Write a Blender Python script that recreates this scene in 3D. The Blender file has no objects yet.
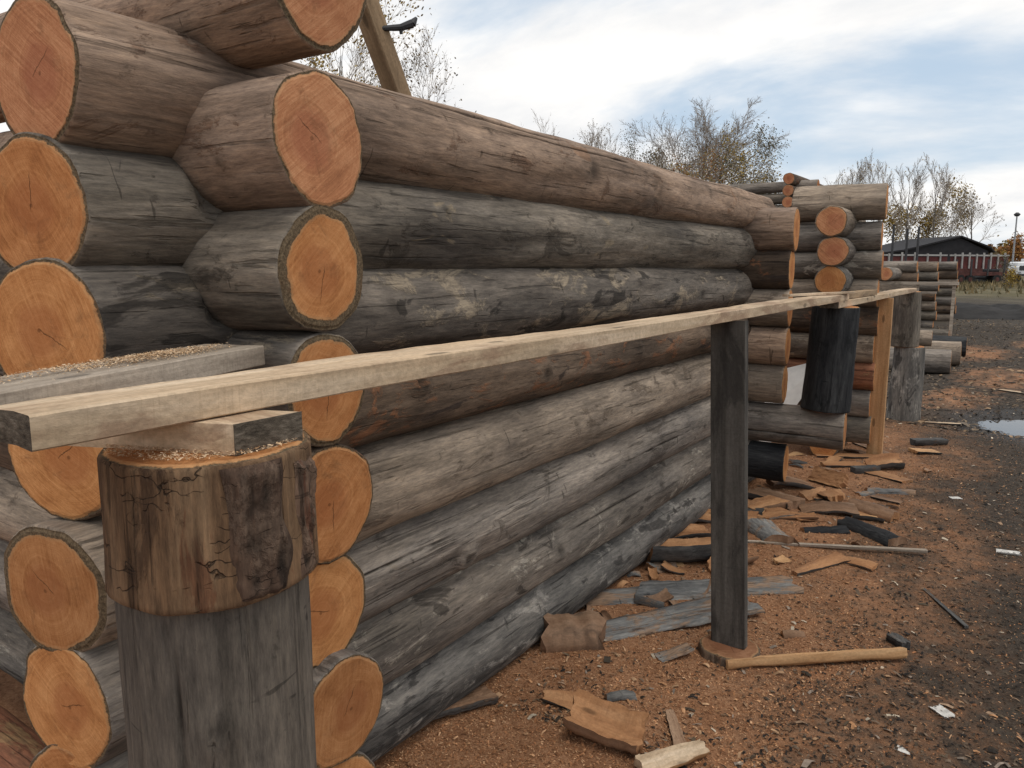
import bpy, math, random
from mathutils import Vector, Matrix, noise
S = bpy.context.scene
COL = S.collection
PI = math.pi
R = math.radians
NZ = lambda x, y=0.0, z=0.0: noise.noise(Vector((x, y, z)))

# ------------------------------------------------------------------ helpers
def tag(o, label=None, cat=None, group=None, kind=None):
    if label: o['label'] = label
    if cat: o['category'] = cat
    if group: o['group'] = group
    if kind: o['kind'] = kind
    return o

def empty(name, loc=(0, 0, 0), rz=0.0):
    o = bpy.data.objects.new(name, None)
    o.empty_display_size = 0.1
    COL.objects.link(o)
    o.location = loc
    o.rotation_euler = (0, 0, rz)
    return o

def mesh_obj(name, verts, faces, mat, parent=None, smooth=False, attrs=None, colors=None):
    me = bpy.data.meshes.new(name)
    me.from_pydata(verts, [], faces)
    me.update()
    if smooth:
        me.polygons.foreach_set('use_smooth', [True] * len(me.polygons))
    for k, v in (attrs or {}).items():
        a = me.attributes.new(k, 'FLOAT', 'POINT')
        a.data.foreach_set('value', v)
    if colors:
        a = me.attributes.new('tint', 'FLOAT_COLOR', 'POINT')
        a.data.foreach_set('color', colors)
    me.materials.append(mat)
    o = bpy.data.objects.new(name, me)
    COL.objects.link(o)
    if parent: o.parent = parent
    return o

class MB:
    """collects simple solids; build() links them as one mesh object"""
    def __init__(s): s.v = []; s.f = []
    def add(s, v, f):
        b = len(s.v); s.v += [tuple(p) for p in v]; s.f += [tuple(i + b for i in q) for q in f]
    def box(s, c, d, rz=0.0, bev=0.0):
        x, y, z = d[0] / 2, d[1] / 2, d[2] / 2
        b = min(bev, x * .9, y * .9, z * .9)
        ca, sa = math.cos(rz), math.sin(rz)
        T = lambda p: (c[0] + p[0] * ca - p[1] * sa, c[1] + p[0] * sa + p[1] * ca, c[2] + p[2])
        if b <= 0:
            vs = [(sx * x, sy * y, sz * z) for sz in (-1, 1) for sy in (-1, 1) for sx in (-1, 1)]
            fs = [(0, 2, 3, 1), (4, 5, 7, 6), (0, 1, 5, 4), (2, 6, 7, 3), (0, 4, 6, 2), (1, 3, 7, 5)]
            s.add([T(p) for p in vs], fs); return
        lay = []
        for zz, ins in ((-z, b), (-z + b, 0), (z - b, 0), (z, b)):
            X, Y = x - ins, y - ins
            k = b if ins == 0 else b * .6
            lay.append([(-X + k, -Y, zz), (X - k, -Y, zz), (X, -Y + k, zz), (X, Y - k, zz), (X - k, Y, zz), (-X + k, Y, zz), (-X, Y - k, zz), (-X, -Y + k, zz)])
        vs = [T(p) for l in lay for p in l]
        fs = [tuple(range(7, -1, -1)), tuple(range(24, 32))]
        for i in range(3):
            for j in range(8):
                a, q = i * 8 + j, i * 8 + (j + 1) % 8
                fs.append((a, q, q + 8, a + 8))
        s.add(vs, fs)
    def tube(s, p0, p1, r0, r1, n=10, cap=True):
        p0, p1 = Vector(p0), Vector(p1)
        q = (p1 - p0).to_track_quat('Z', 'Y')
        vs = []
        for p, r in ((p0, r0), (p1, r1)):
            for i in range(n):
                a = 2 * PI * i / n
                vs.append(tuple(p + q @ Vector((r * math.cos(a), r * math.sin(a), 0))))
        fs = [(i, (i + 1) % n, n + (i + 1) % n, n + i) for i in range(n)]
        if cap: fs += [tuple(range(n - 1, -1, -1)), tuple(range(n, 2 * n))]
        s.add(vs, fs)
    def prism(s, poly, z0, z1):
        n = len(poly)
        vs = [(x, y, z0) for x, y in poly] + [(x, y, z1) for x, y in poly]
        fs = [(i, (i + 1) % n, n + (i + 1) % n, n + i) for i in range(n)] + [tuple(range(n - 1, -1, -1)), tuple(range(n, 2 * n))]
        s.add(vs, fs)
    def build(s, name, mat, parent=None, smooth=False):
        return mesh_obj(name, s.v, s.f, mat, parent, smooth)

# ------------------------------------------------------------------ materials
class NT:
    def __init__(s, name, rough=0.85, spec=0.25):
        s.m = bpy.data.materials.new(name)
        s.m.use_nodes = True
        s.t = s.m.node_tree
        s.p = s.t.nodes['Principled BSDF']
        s.p.inputs['Roughness'].default_value = rough
        s.p.inputs['Specular IOR Level'].default_value = spec
    def n(s, typ, **kw):
        nd = s.t.nodes.new(typ)
        for k, v in kw.items():
            if hasattr(nd, k): setattr(nd, k, v)
        return nd
    def put(s, sock, val):
        if hasattr(val, 'is_output'): s.t.links.new(val, sock)
        elif val is not None: sock.default_value = val
    def coords(s, scale=(1, 1, 1), rnd=True, kind='Object'):
        tc = s.n('ShaderNodeTexCoord').outputs[kind]
        if rnd:
            oi = s.n('ShaderNodeObjectInfo').outputs['Random']
            mu = s.math('MULTIPLY', oi, 37.0)
            va = s.n('ShaderNodeVectorMath', operation='ADD')
            s.put(va.inputs[0], tc); s.put(va.inputs[1], mu)
            tc = va.outputs[0]
        mp = s.n('ShaderNodeVectorMath', operation='MULTIPLY')
        s.put(mp.inputs[0], tc); mp.inputs[1].default_value = scale
        return mp.outputs[0]
    def noise(s, vec, scale=1.0, detail=6.0, rough=0.6, dist=0.0):
        nd = s.n('ShaderNodeTexNoise')
        s.put(nd.inputs['Vector'], vec)
        nd.inputs['Scale'].default_value = scale
        nd.inputs['Detail'].default_value = detail
        nd.inputs['Roughness'].default_value = rough
        nd.inputs['Distortion'].default_value = dist
        return nd.outputs['Fac']
    def math(s, op, a, b=None, c=None, clamp=False):
        nd = s.n('ShaderNodeMath', operation=op); nd.use_clamp = clamp
        s.put(nd.inputs[0], a)
        if b is not None: s.put(nd.inputs[1], b)
        if c is not None: s.put(nd.inputs[2], c)
        return nd.outputs[0]
    def step(s, v, lo, hi):
        nd = s.n('ShaderNodeMapRange', interpolation_type='SMOOTHSTEP')
        s.put(nd.inputs['Value'], v); nd.inputs['From Min'].default_value = lo; nd.inputs['From Max'].default_value = hi
        return nd.outputs['Result']
    def ramp(s, fac, stops):
        nd = s.n('ShaderNodeValToRGB')
        el = nd.color_ramp.elements
        while len(el) < len(stops): el.new(0.5)
        for e, (p, c) in zip(el, stops):
            e.position = p; e.color = (*c, 1)
        s.put(nd.inputs['Fac'], fac)
        return nd.outputs['Color']
    def mix(s, fac, a, b, mode='MIX'):
        nd = s.n('ShaderNodeMix', data_type='RGBA', blend_type=mode)
        s.put(nd.inputs[0], fac)
        s.put(nd.inputs[6], (*a, 1) if isinstance(a, tuple) else a)
        s.put(nd.inputs[7], (*b, 1) if isinstance(b, tuple) else b)
        return nd.outputs[2]
    def attr(s, name, out='Fac'):
        nd = s.n('ShaderNodeAttribute'); nd.attribute_name = name
        return nd.outputs[out]
    def bump(s, h, dist=0.004, strength=1.0):
        nd = s.n('ShaderNodeBump')
        nd.inputs['Distance'].default_value = dist; nd.inputs['Strength'].default_value = strength
        s.put(nd.inputs['Height'], h)
        s.t.links.new(nd.outputs[0], s.p.inputs['Normal'])
    def done(s, color):
        s.put(s.p.inputs['Base Color'], color)
        return s.m

def log_mat(name, dark, mid, light, patch, pamt=0.5, patch2=None, p2amt=0.6, streak=8.0, fis=0.45, cracked=0.0):
    m = NT(name, 0.88, 0.2)
    w = m.coords((1.1, streak, streak))
    a = m.noise(w, 1.0, 9, 0.68, 0.25)
    c = m.ramp(a, [(0.25, dark), (0.47, mid), (0.74, light)])
    lo = m.noise(m.coords((1.3, 3.0, 3.0)), 1.0, 5, 0.6)
    tone = m.ramp(lo, [(0.3, (0.52, 0.52, 0.54)), (0.5, (0.98, 0.97, 0.95)), (0.7, (1.38, 1.33, 1.26))])
    c = m.mix(1.0, c, tone, 'MULTIPLY')
    b = m.noise(m.coords((3.2, 6.5, 6.5)), 1.0, 8, 0.72, 0.6)
    f = m.step(b, 0.615 - 0.17 * pamt, 0.66 - 0.10 * pamt)
    c = m.mix(m.math('MULTIPLY', f, 0.66), c, patch)
    if patch2:
        b2 = m.noise(m.coords((2.0, 5.0, 5.0)), 1.7, 6, 0.6, 0.8)
        f2 = m.step(b2, 0.66 - 0.2 * p2amt, 0.71 - 0.2 * p2amt)
        c = m.mix(m.math('MULTIPLY', f2, 0.8), c, patch2)
    # transverse scratches and hairline drying fissures of the debarked surface
    fi = m.noise(m.coords((2.2, 55, 55)), 1.0, 4, 0.55, 0.3)
    fm = m.step(fi, 0.40, 0.33)
    c = m.mix(m.math('MULTIPLY', fm, fis), c, tuple(x * 0.35 for x in dark))
    ck = None
    if cracked:
        cv = m.n('ShaderNodeVectorMath', operation='ADD')
        m.put(cv.inputs[0], m.coords((34, 11, 11)))
        wv = m.n('ShaderNodeTexNoise'); m.put(wv.inputs['Vector'], m.coords((30, 30, 30))); wv.inputs['Scale'].default_value = 1.0
        ws = m.n('ShaderNodeVectorMath', operation='SCALE'); m.put(ws.inputs[0], wv.outputs['Color']); ws.inputs['Scale'].default_value = .9
        m.put(cv.inputs[1], ws.outputs[0])
        vo = m.n('ShaderNodeTexVoronoi', feature='DISTANCE_TO_EDGE'); m.put(vo.inputs['Vector'], cv.outputs[0]); vo.inputs['Scale'].default_value = 1.0
        ck = m.math('MULTIPLY', m.step(vo.outputs['Distance'], 0.022, 0.006), m.step(m.noise(m.coords((11, 11, 11)), 1.0, 3, .6), .50, .58))
        c = m.mix(m.math('MULTIPLY', ck, cracked), c, (0.012, 0.009, 0.007))
        # dark vertical weathering runs
        vr = m.noise(m.coords((2.5, 42, 42)), 1.0, 6, 0.65, 0.2)
        c = m.mix(m.math('MULTIPLY', m.step(vr, 0.57, 0.68), 0.55), c, (0.028, 0.02, 0.014))
    gr = m.noise(m.coords((13, 85, 85)), 1.0, 5, 0.8)
    c = m.mix(1.0, c, m.ramp(gr, [(0.3, (0.55, 0.55, 0.56)), (0.5, (1.0, 1.0, 0.99)), (0.7, (1.5, 1.47, 1.4))]), 'MULTIPLY')
    sp = m.noise(m.coords((16, 26, 26)), 1.0, 5, 0.7, 0.4)
    c = m.mix(m.math('MULTIPLY', m.step(sp, 0.62, 0.70), 0.4), c, tuple(x * 0.3 for x in dark))
    # worm tracks and axe bites: dark, short, running across the log
    tr = m.noise(m.coords((22, 4.5, 4.5)), 1.0, 3, 0.5, 1.2)
    c = m.mix(m.math('MULTIPLY', m.step(tr, 0.695, 0.73), 0.55), c, tuple(x * 0.3 for x in dark))
    mk = m.math('MULTIPLY', m.attr('mark'), m.step(m.noise(m.coords((9, 12, 12)), 1.0, 4, 0.6), 0.30, 0.52))
    c = m.mix(m.math('MULTIPLY', mk, 0.9, clamp=True), c, (0.018, 0.014, 0.011))
    h = m.math('ADD', m.math('MULTIPLY', a, 0.8), m.math('MULTIPLY', gr, 0.35))
    h = m.math('SUBTRACT', h, m.math('MULTIPLY', fm, 0.55))
    h = m.math('ADD', h, m.math('MULTIPLY', f, 0.3))
    if ck is not None: h = m.math('SUBTRACT', h, m.math('MULTIPLY', ck, 1.0))
    m.bump(h, 0.007, 0.9)
    return m.done(c)

def end_mat(name, lo, mid, hi, heart, saw=0.5):
    m = NT(name, 0.9, 0.15)
    base = m.coords((1, 1, 1), rnd=False)
    rnd = m.n('ShaderNodeObjectInfo').outputs['Random']
    wob = m.noise(m.coords((1, 7, 7)), 1.0, 3, 0.5)
    sx = m.n('ShaderNodeSeparateXYZ'); m.put(sx.inputs[0], base)
    y = m.math('ADD', sx.outputs[1], m.math('MULTIPLY', m.math('SUBTRACT', rnd, 0.5), 0.05))
    z = m.math('ADD', sx.outputs[2], m.math('MULTIPLY', m.math('SUBTRACT', wob, 0.5), 0.02))
    rr = m.math('SQRT', m.math('ADD', m.math('MULTIPLY', y, y), m.math('MULTIPLY', z, z)))
    rr2 = m.math('ADD', rr, m.math('MULTIPLY', wob, 0.045))
    ring = m.noise(m.n_comb(rr2, 110.0), 1.0, 3, 0.7)
    blot = m.noise(m.coords((1, 9, 9)), 1.0, 6, 0.65, 0.5)
    fine = m.noise(m.coords((40, 150, 150)), 1.0, 4, 0.75)
    # chainsaw scratches: fine, slanted, nearly parallel
    rot = m.n('ShaderNodeVectorRotate', rotation_type='X_AXIS')
    m.put(rot.inputs['Vector'], base)
    m.put(rot.inputs['Angle'], m.math('ADD', m.math('MULTIPLY', rnd, 0.9), 0.1))
    ms = m.n('ShaderNodeVectorMath', operation='MULTIPLY'); m.put(ms.inputs[0], rot.outputs[0]); ms.inputs[1].default_value = (1, 170, 5)
    sc = m.noise(ms.outputs[0], 1.0, 4, 0.7, 0.15)
    v = m.math('ADD', m.math('MULTIPLY', ring, 0.36), m.math('MULTIPLY', blot, 0.46))
    v = m.math('ADD', v, m.math('MULTIPLY', fine, 0.20))
    v = m.math('ADD', v, m.math('MULTIPLY', m.math('SUBTRACT', sc, 0.5), saw * 0.7))
    c = m.ramp(v, [(0.33, lo), (0.48, mid), (0.64, hi)])
    hm = m.step(m.math('ADD', rr, m.math('MULTIPLY', blot, 0.05)), 0.105, 0.07)
    c = m.mix(m.math('MULTIPLY', hm, 0.55), c, heart)
    tint = m.ramp(rnd, [(0.0, (0.78, 0.76, 0.76)), (0.3, (1.05, 1.0, 0.92)), (0.65, (0.9, 0.8, 0.76)), (1.0, (1.14, 1.13, 1.05))])
    c = m.mix(1.0, c, tint, 'MULTIPLY')
    # drying check from the pith outwards
    r2 = m.n('ShaderNodeVectorRotate', rotation_type='X_AXIS')
    m.put(r2.inputs['Vector'], base); m.put(r2.inputs['Angle'], m.math('MULTIPLY', rnd, 12.5))
    s2 = m.n('ShaderNodeSeparateXYZ'); m.put(s2.inputs[0], r2.outputs[0])
    jag = m.math('MULTIPLY', m.math('SUBTRACT', m.noise(m.coords((1, 26, 26)), 1.0, 4, 0.6), 0.5), 0.018)
    dd = m.math('ABSOLUTE', m.math('ADD', s2.outputs[1], jag))
    ck = m.math('MULTIPLY', m.step(dd, 0.0016, 0.0006), m.math('MULTIPLY', m.step(s2.outputs[2], -0.012, 0.0), m.step(s2.outputs[2], 0.085, 0.05)))
    c = m.mix(m.math('MULTIPLY', ck, 0.75), c, (0.05, 0.025, 0.012))
    pd = m.step(rr, 0.006, 0.003)
    c = m.mix(m.math('MULTIPLY', pd, 0.5), c, (0.08, 0.03, 0.012))
    # bark ring
    rim = m.attr('rim')
    rn = m.math('ADD', rim, m.math('MULTIPLY', m.math('SUBTRACT', m.noise(m.coords((1, 24, 24)), 1.0, 6, 0.75), 0.5), 2.2))
    sap = m.step(rn, -0.9, -0.25)
    c = m.mix(m.math('MULTIPLY', sap, 0.35), c, (0.42, 0.27, 0.14))
    bk = m.step(rn, -0.15, 0.15)
    bcol = m.ramp(fine, [(0.3, (0.04, 0.03, 0.02)), (0.5, (0.125, 0.09, 0.055)), (0.7, (0.23, 0.17, 0.105))])
    c = m.mix(bk, c, bcol)
    dirt = m.step(m.noise(m.coords((1, 10, 10)), 1.0, 7, 0.75, 0.8), 0.53, 0.72)
    c = m.mix(m.math('MULTIPLY', dirt, 0.5), c, (0.16, 0.075, 0.035))
    h = m.math('ADD', m.math('MULTIPLY', sc, 0.7), m.math('MULTIPLY', fine, 0.5))
    m.bump(m.math('SUBTRACT', h, m.math('MULTIPLY', bk, 0.4)), 0.003, 0.7)
    return m.done(c)

def n_comb(s, v, k):
    cx = s.n('ShaderNodeCombineXYZ'); s.put(cx.inputs[0], s.math('MULTIPLY', v, k))
    return cx.outputs[0]
NT.n_comb = n_comb

def board_mat(name, dark, mid, light, grain=30.0, stain=None, samt=0.4, rough=0.8):
    m = NT(name, rough, 0.25)
    g = m.noise(m.coords((1.2, grain, grain)), 1.0, 7, 0.6, 0.35)
    c = m.ramp(g, [(0.3, dark), (0.5, mid), (0.7, light)])
    lo = m.noise(m.coords((2.0, 6, 6)), 1.0, 5, 0.6)
    c = m.mix(1.0, c, m.ramp(lo, [(0.3, (0.7, 0.68, 0.65)), (0.5, (1, 1, 1)), (0.72, (1.2, 1.18, 1.15))]), 'MULTIPLY')
    sw = m.noise(m.coords((240, 8, 8)), 1.0, 2, 0.5)
    c = m.mix(m.math('MULTIPLY', m.step(sw, 0.58, 0.68), 0.22), c, dark)
    kn = m.n('ShaderNodeTexVoronoi', feature='F1')
    m.put(kn.inputs['Vector'], m.coords((3.6, 12, 12))); kn.inputs['Scale'].default_value = 1.0
    c = m.mix(m.math('MULTIPLY', m.step(kn.outputs['Distance'], 0.17, 0.10), 0.75), c, tuple(x * 0.28 for x in mid))
    if stain:
        st = m.noise(m.coords((1.6, 5, 5)), 1.3, 7, 0.65, 0.7)
        c = m.mix(m.math('MULTIPLY', m.step(st, 0.62 - .2 * samt, 0.74 - .2 * samt), 0.75), c, stain)
    gr = m.noise(m.coords((70, 110, 110)), 1.0, 3, 0.7)
    c = m.mix(1.0, c, m.ramp(gr, [(0.3, (0.82, 0.82, 0.82)), (0.7, (1.16, 1.16, 1.16))]), 'MULTIPLY')
    m.bump(m.math('ADD', g, m.math('MULTIPLY', gr, 0.5)), 0.0025, 0.7)
    return m.done(c)

def grain_end_mat(name, dark, mid, light):
    m = NT(name, 0.9, 0.15)
    g = m.noise(m.coords((90, 60, 160)), 1.0, 5, 0.7)
    b = m.noise(m.coords((20, 12, 12)), 1.0, 4, 0.6)
    c = m.ramp(m.math('ADD', m.math('MULTIPLY', g, 0.6), m.math('MULTIPLY', b, 0.4)), [(0.35, dark), (0.5, mid), (0.66, light)])
    m.bump(g, 0.004, 0.9)
    return m.done(c)

def plain_mat(name, c, rough=0.7, var=0.25, scale=6.0, spec=0.3, metal=0.0):
    m = NT(name, rough, spec)
    m.p.inputs['Metallic'].default_value = metal
    n = m.noise(m.coords((scale,) * 3), 1.0, 6, 0.65)
    col = m.ramp(n, [(0.3, tuple(x * (1 - var) for x in c)), (0.7, tuple(x * (1 + var) for x in c))])
    m.bump(n, 0.004, 0.4)
    return m.done(col)

def tint_mat(name, rough=0.9):
    m = NT(name, rough, 0.15)
    c = m.attr('tint', 'Color')
    n = m.noise(m.coords((60, 60, 60), rnd=False), 1.0, 3, 0.6)
    c = m.mix(1.0, c, m.ramp(n, [(0.3, (0.75, 0.75, 0.75)), (0.7, (1.25, 1.25, 1.25))]), 'MULTIPLY')
    return m.done(c)

M = {}
M['log_brown'] = log_mat('log_brown', (0.1113, 0.0782, 0.0574), (0.2616, 0.1875, 0.1416), (0.4007, 0.2958, 0.2295), (0.1558, 0.0882, 0.0574), 0.3, (0.2449, 0.1454, 0.0909), 0.05, 12.0)
M['log_dark'] = log_mat('log_dark', (0.0452, 0.0381, 0.0318), (0.1410, 0.1218, 0.1022), (0.2934, 0.2574, 0.2184), (0.0474, 0.0391, 0.0318), 0.3, (0.2370, 0.1906, 0.1340), 0.1, 11.0)
M['log_lichen'] = log_mat('log_lichen', (0.0348, 0.0306, 0.0283), (0.1089, 0.0949, 0.0838), (0.2394, 0.2114, 0.1855), (0.3592, 0.2910, 0.2100), 0.5, (0.0283, 0.0245, 0.0215), 0.4)
M['log_bark'] = log_mat('log_bark', (0.0318, 0.0239, 0.0191), (0.1060, 0.0764, 0.0564), (0.2226, 0.1671, 0.1275), (0.2968, 0.1289, 0.0620), 0.4, (0.0530, 0.0411, 0.0364), 0.3, 7.0)
M['log_grey'] = log_mat('log_grey', (0.0933, 0.0741, 0.0582), (0.2427, 0.1965, 0.1567), (0.3984, 0.3295, 0.2684), (0.1120, 0.0847, 0.0637), 0.3, (0.3360, 0.2648, 0.1957), 0.05, 12.0)
M['log_silver'] = log_mat('log_silver', (0.0780, 0.0675, 0.0596), (0.1863, 0.1631, 0.1444), (0.3366, 0.2994, 0.2668), (0.0841, 0.0700, 0.0596), 0.3, (0.2646, 0.2098, 0.1488), 0.05, 13.0)
M['log_mottled'] = log_mat('log_mottled', (0.0542, 0.0477, 0.0419), (0.1563, 0.1363, 0.1192), (0.2886, 0.2564, 0.2269), (0.4328, 0.3903, 0.3290), 0.42, (0.0542, 0.0454, 0.0386), 0.25, 9.0)
M['log_blue'] = log_mat('log_blue', (0.0494, 0.0470, 0.0450), (0.1295, 0.1223, 0.1156), (0.2469, 0.2320, 0.2167), (0.4060, 0.3762, 0.3375), 0.55, (0.0461, 0.0428, 0.0409), 0.4)
M['log_black'] = log_mat('log_black', (0.008, 0.0085, 0.010), (0.026, 0.027, 0.03), (0.085, 0.087, 0.09), (0.010, 0.011, 0.012), 0.4)
M['log_redbark'] = log_mat('log_redbark', (0.06, 0.025, 0.016), (0.2, 0.085, 0.05), (0.3, 0.15, 0.09), (0.30, 0.2, 0.1), 0.4)
M['stump_bark'] = log_mat('stump_bark', (0.0540, 0.0314, 0.0193), (0.1487, 0.0891, 0.0519), (0.2523, 0.1654, 0.1005), (0.0450, 0.0254, 0.0168), 0.35, (0.1262, 0.0552, 0.0302), 0.15, 30.0, cracked=0.7)
M['stump_grey'] = log_mat('stump_grey', (0.0551, 0.0474, 0.0408), (0.0964, 0.0834, 0.0724), (0.1424, 0.1247, 0.1090), (0.0597, 0.0501, 0.0426), 0.25, None, 0, 20.0, fis=.15)
M['bark_scales'] = log_mat('bark_scales', (0.035, 0.022, 0.016), (0.11, 0.068, 0.048), (0.2, 0.135, 0.1), (0.16, 0.11, 0.08), 0.5, (0.13, 0.055, 0.033), .4, 12.0, cracked=.3)
M['end_orange'] = end_mat('end_orange', (0.2700, 0.1081, 0.0399), (0.4700, 0.2143, 0.0836), (0.6300, 0.3290, 0.1472), (0.3600, 0.1363, 0.0551), 0.42)
M['end_dirty'] = end_mat('end_dirty', (0.12, 0.06, 0.032), (0.24, 0.125, 0.068), (0.36, 0.21, 0.125), (0.2, 0.09, 0.05), 0.4)
M['end_red'] = end_mat('end_red', (0.2725, 0.1118, 0.0583), (0.4239, 0.1896, 0.0972), (0.5651, 0.2894, 0.1604), (0.3431, 0.1247, 0.0728), 0.7)
M['board_pale'] = board_mat('board_pale', (0.3600, 0.2509, 0.1592), (0.5300, 0.4005, 0.2702), (0.6450, 0.5114, 0.3715), 30, (0.3000, 0.1930, 0.1255), 0.6)
M['board_new'] = board_mat('board_new', (0.33, 0.18, 0.08), (0.47, 0.27, 0.13), (0.57, 0.36, 0.19), 22)
M['board_grey'] = board_mat('board_grey', (0.19, 0.155, 0.12), (0.37, 0.31, 0.25), (0.53, 0.455, 0.37), 34, (0.15, 0.12, 0.09), 0.3)
M['board_dark'] = board_mat('board_dark', (0.036, 0.032, 0.028), (0.078, 0.07, 0.061), (0.135, 0.122, 0.107), 22, (0.034, 0.03, 0.027), 0.75)
M['beam'] = board_mat('beam', (0.2, 0.13, 0.075), (0.32, 0.22, 0.13), (0.42, 0.3, 0.19), 16, (0.13, 0.09, 0.06), 0.5)
M['end_grain_dark'] = grain_end_mat('end_grain_dark', (0.04, 0.032, 0.025), (0.12, 0.098, 0.075), (0.24, 0.2, 0.16))
M['end_grain'] = grain_end_mat('end_grain', (0.20, 0.11, 0.055), (0.36, 0.22, 0.12), (0.5, 0.33, 0.19))
M['chip_cut'] = board_mat('chip_cut', (0.2322, 0.1050, 0.0462), (0.3698, 0.1890, 0.0882), (0.4816, 0.2772, 0.1428), 12, (0.1892, 0.1008, 0.0588), 0.3)
M['chip_old'] = board_mat('chip_old', (0.1350, 0.0765, 0.0460), (0.2430, 0.1440, 0.0874), (0.3420, 0.2250, 0.1472), 12, (0.1080, 0.0720, 0.0506), 0.4)
M['chip_bark'] = log_mat('chip_bark', (0.028, 0.027, 0.027), (0.075, 0.074, 0.074), (0.16, 0.16, 0.16), (0.17, 0.1, 0.06), 0.4, None, 0, 16.0)
M['slab_blue'] = log_mat('slab_blue', (0.055, 0.055, 0.057), (0.16, 0.162, 0.164), (0.29, 0.29, 0.285), (0.30, 0.175, 0.095), 0.85, (0.10, 0.07, 0.055), 0.3, 10.0)
M['birch_bark'] = plain_mat('birch_bark', (0.62, 0.6, 0.56), 0.7, 0.3, 40)
M['shavings'] = tint_mat('shavings')
M['trunk'] = plain_mat('trunk', (0.11, 0.098, 0.085), 0.9, 0.3, 3)
M['twig'] = plain_mat('twig', (0.29, 0.25, 0.215), 0.9, 0.2, 3)
M['leaf'] = tint_mat('leaf', 0.7)
M['roof_dark'] = plain_mat('roof_dark', (0.022, 0.021, 0.024), 0.8, 0.3, 1.5)
M['barn_red'] = plain_mat('barn_red', (0.13, 0.028, 0.025), 0.8, 0.35, 1.2)
M['fence_red'] = plain_mat('fence_red', (0.10, 0.027, 0.025), 0.8, 0.4, 1.5)
M['white_wood'] = plain_mat('white_wood', (0.36, 0.345, 0.33), 0.7, 0.3, 2)
M['rust'] = plain_mat('rust', (0.09, 0.035, 0.03), 0.8, 0.5, 2)
M['tyre'] = plain_mat('tyre', (0.02, 0.02, 0.02), 0.9)
M['van_white'] = plain_mat('van_white', (0.75, 0.76, 0.77), 0.35, 0.05)
M['glass_dark'] = plain_mat('glass_dark', (0.03, 0.035, 0.04), 0.1, 0.1, 1, 0.5)
M['steel_dark'] = plain_mat('steel_dark', (0.05, 0.05, 0.053), 0.6, 0.3, 8)
M['galv'] = plain_mat('galv', (0.28, 0.29, 0.30), 0.5, 0.2, 8)
M['sheet_white'] = plain_mat('sheet_white', (0.72, 0.70, 0.66), 0.6, 0.12, 10)
M['mound'] = plain_mat('mound', (0.022, 0.020, 0.019), 0.95, 0.6, 2.2)

# ------------------------------------------------------------------ ground
def gz(x, y):
    h = 0.018 * NZ(x * 1.3, y * 1.3) + 0.009 * NZ(x * 4.1, y * 4.1, 3) + 0.0045 * NZ(x * 13, y * 13, 7)
    def blob(cx, cy, r, a):
        d2 = ((x - cx) ** 2 + (y - cy) ** 2) / r / r
        return a * math.exp(-d2) if d2 < 9 else 0.0
    h += blob(-1.35, 2.7, 0.5, 0.035) + blob(-1.3, 4.6, 0.6, 0.03) + blob(-1.1, 2.2, .3, .02)
    h += blob(-1.0, 6.3, 0.5, 0.02) + blob(0.1, 4.0, 0.5, -0.02) + blob(-0.3, 13.8, 0.8, 0.03)
    h += blob(0.70, 9.75, 0.82, -0.095) + blob(0.05, 9.75, 0.42, -0.085) + blob(1.4, 9.6, .8, -.06)
    if y > 8:
        # tyre ruts in the yard
        for c in (0.25, 1.7):
            h -= 0.03 * math.exp(-((x - c - 0.1 * math.sin(y * .4)) / .16) ** 2)
    if x > 0: h += 0.012 * NZ(x * 2.2, y * 2.2, 11)
    h += 0.035 * NZ(x * 1.9, y * 1.4, 21) * max(0, min(1, (y - 9) / 4))
    far = max(0.0, min(1.0, (y - 24) / 8))
    return h * (1 - far) + far * 0.05 * NZ(x * .3, y * .3, 5)

def axis(segs):
    out = [segs[0][0]]
    for a, b, st in segs:
        n = max(1, int(round((b - a) / st)))
        out += [a + (b - a) * (i + 1) / n for i in range(n)]
    return out
xs = axis([(-2600, -400, 550), (-400, -60, 60), (-60, -10, 8), (-10, -2.6, .6), (-2.6, 1.6, .021), (1.6, 4, .1), (4, 12, 1), (12, 60, 8), (60, 400, 60), (400, 2600, 550)])
ys = axis([(-600, -60, 180), (-60, -4, 8), (-4, 1.2, .4), (1.2, 6.2, .021), (6.2, 11.5, .035), (11.5, 18, .08), (18, 28, .2), (28, 40, 1), (40, 130, 6), (130, 500, 60), (500, 3500, 600)])
gv = [(x, y, gz(x, y)) for y in ys for x in xs]
nx = len(xs)
gf = [(j * nx + i, j * nx + i + 1, (j + 1) * nx + i + 1, (j + 1) * nx + i) for j in range(len(ys) - 1) for i in range(nx - 1)]

m = NT('ground', 0.95, 0.2)
pos = m.coords((1, 1, 1), rnd=False)
sx = m.n('ShaderNodeSeparateXYZ'); m.put(sx.inputs[0], pos)
X, Y = sx.outputs[0], sx.outputs[1]
n1 = m.noise(pos, 1.1, 6, 0.65, 0.4)
n2 = m.noise(pos, 5.5, 8, 0.7, 0.3)
n3 = m.noise(pos, 45.0, 6, 0.75)
n4 = m.noise(pos, 160.0, 4, 0.75)
n5 = m.noise(pos, 17.0, 6, 0.7, 0.5)
saw = m.ramp(m.math('ADD', m.math('MULTIPLY', n3, 0.55), m.math('MULTIPLY', n4, 0.45)),
             [(0.34, (0.16, 0.074, 0.036)), (0.47, (0.345, 0.172, 0.088)), (0.58, (0.45, 0.245, 0.135)), (0.72, (0.6, 0.39, 0.24))])
saw = m.mix(1.0, saw, m.ramp(n2, [(0.3, (0.66, 0.6, 0.56)), (0.55, (1, 1, 1)), (0.75, (1.12, 1.1, 1.1))]), 'MULTIPLY')
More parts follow.
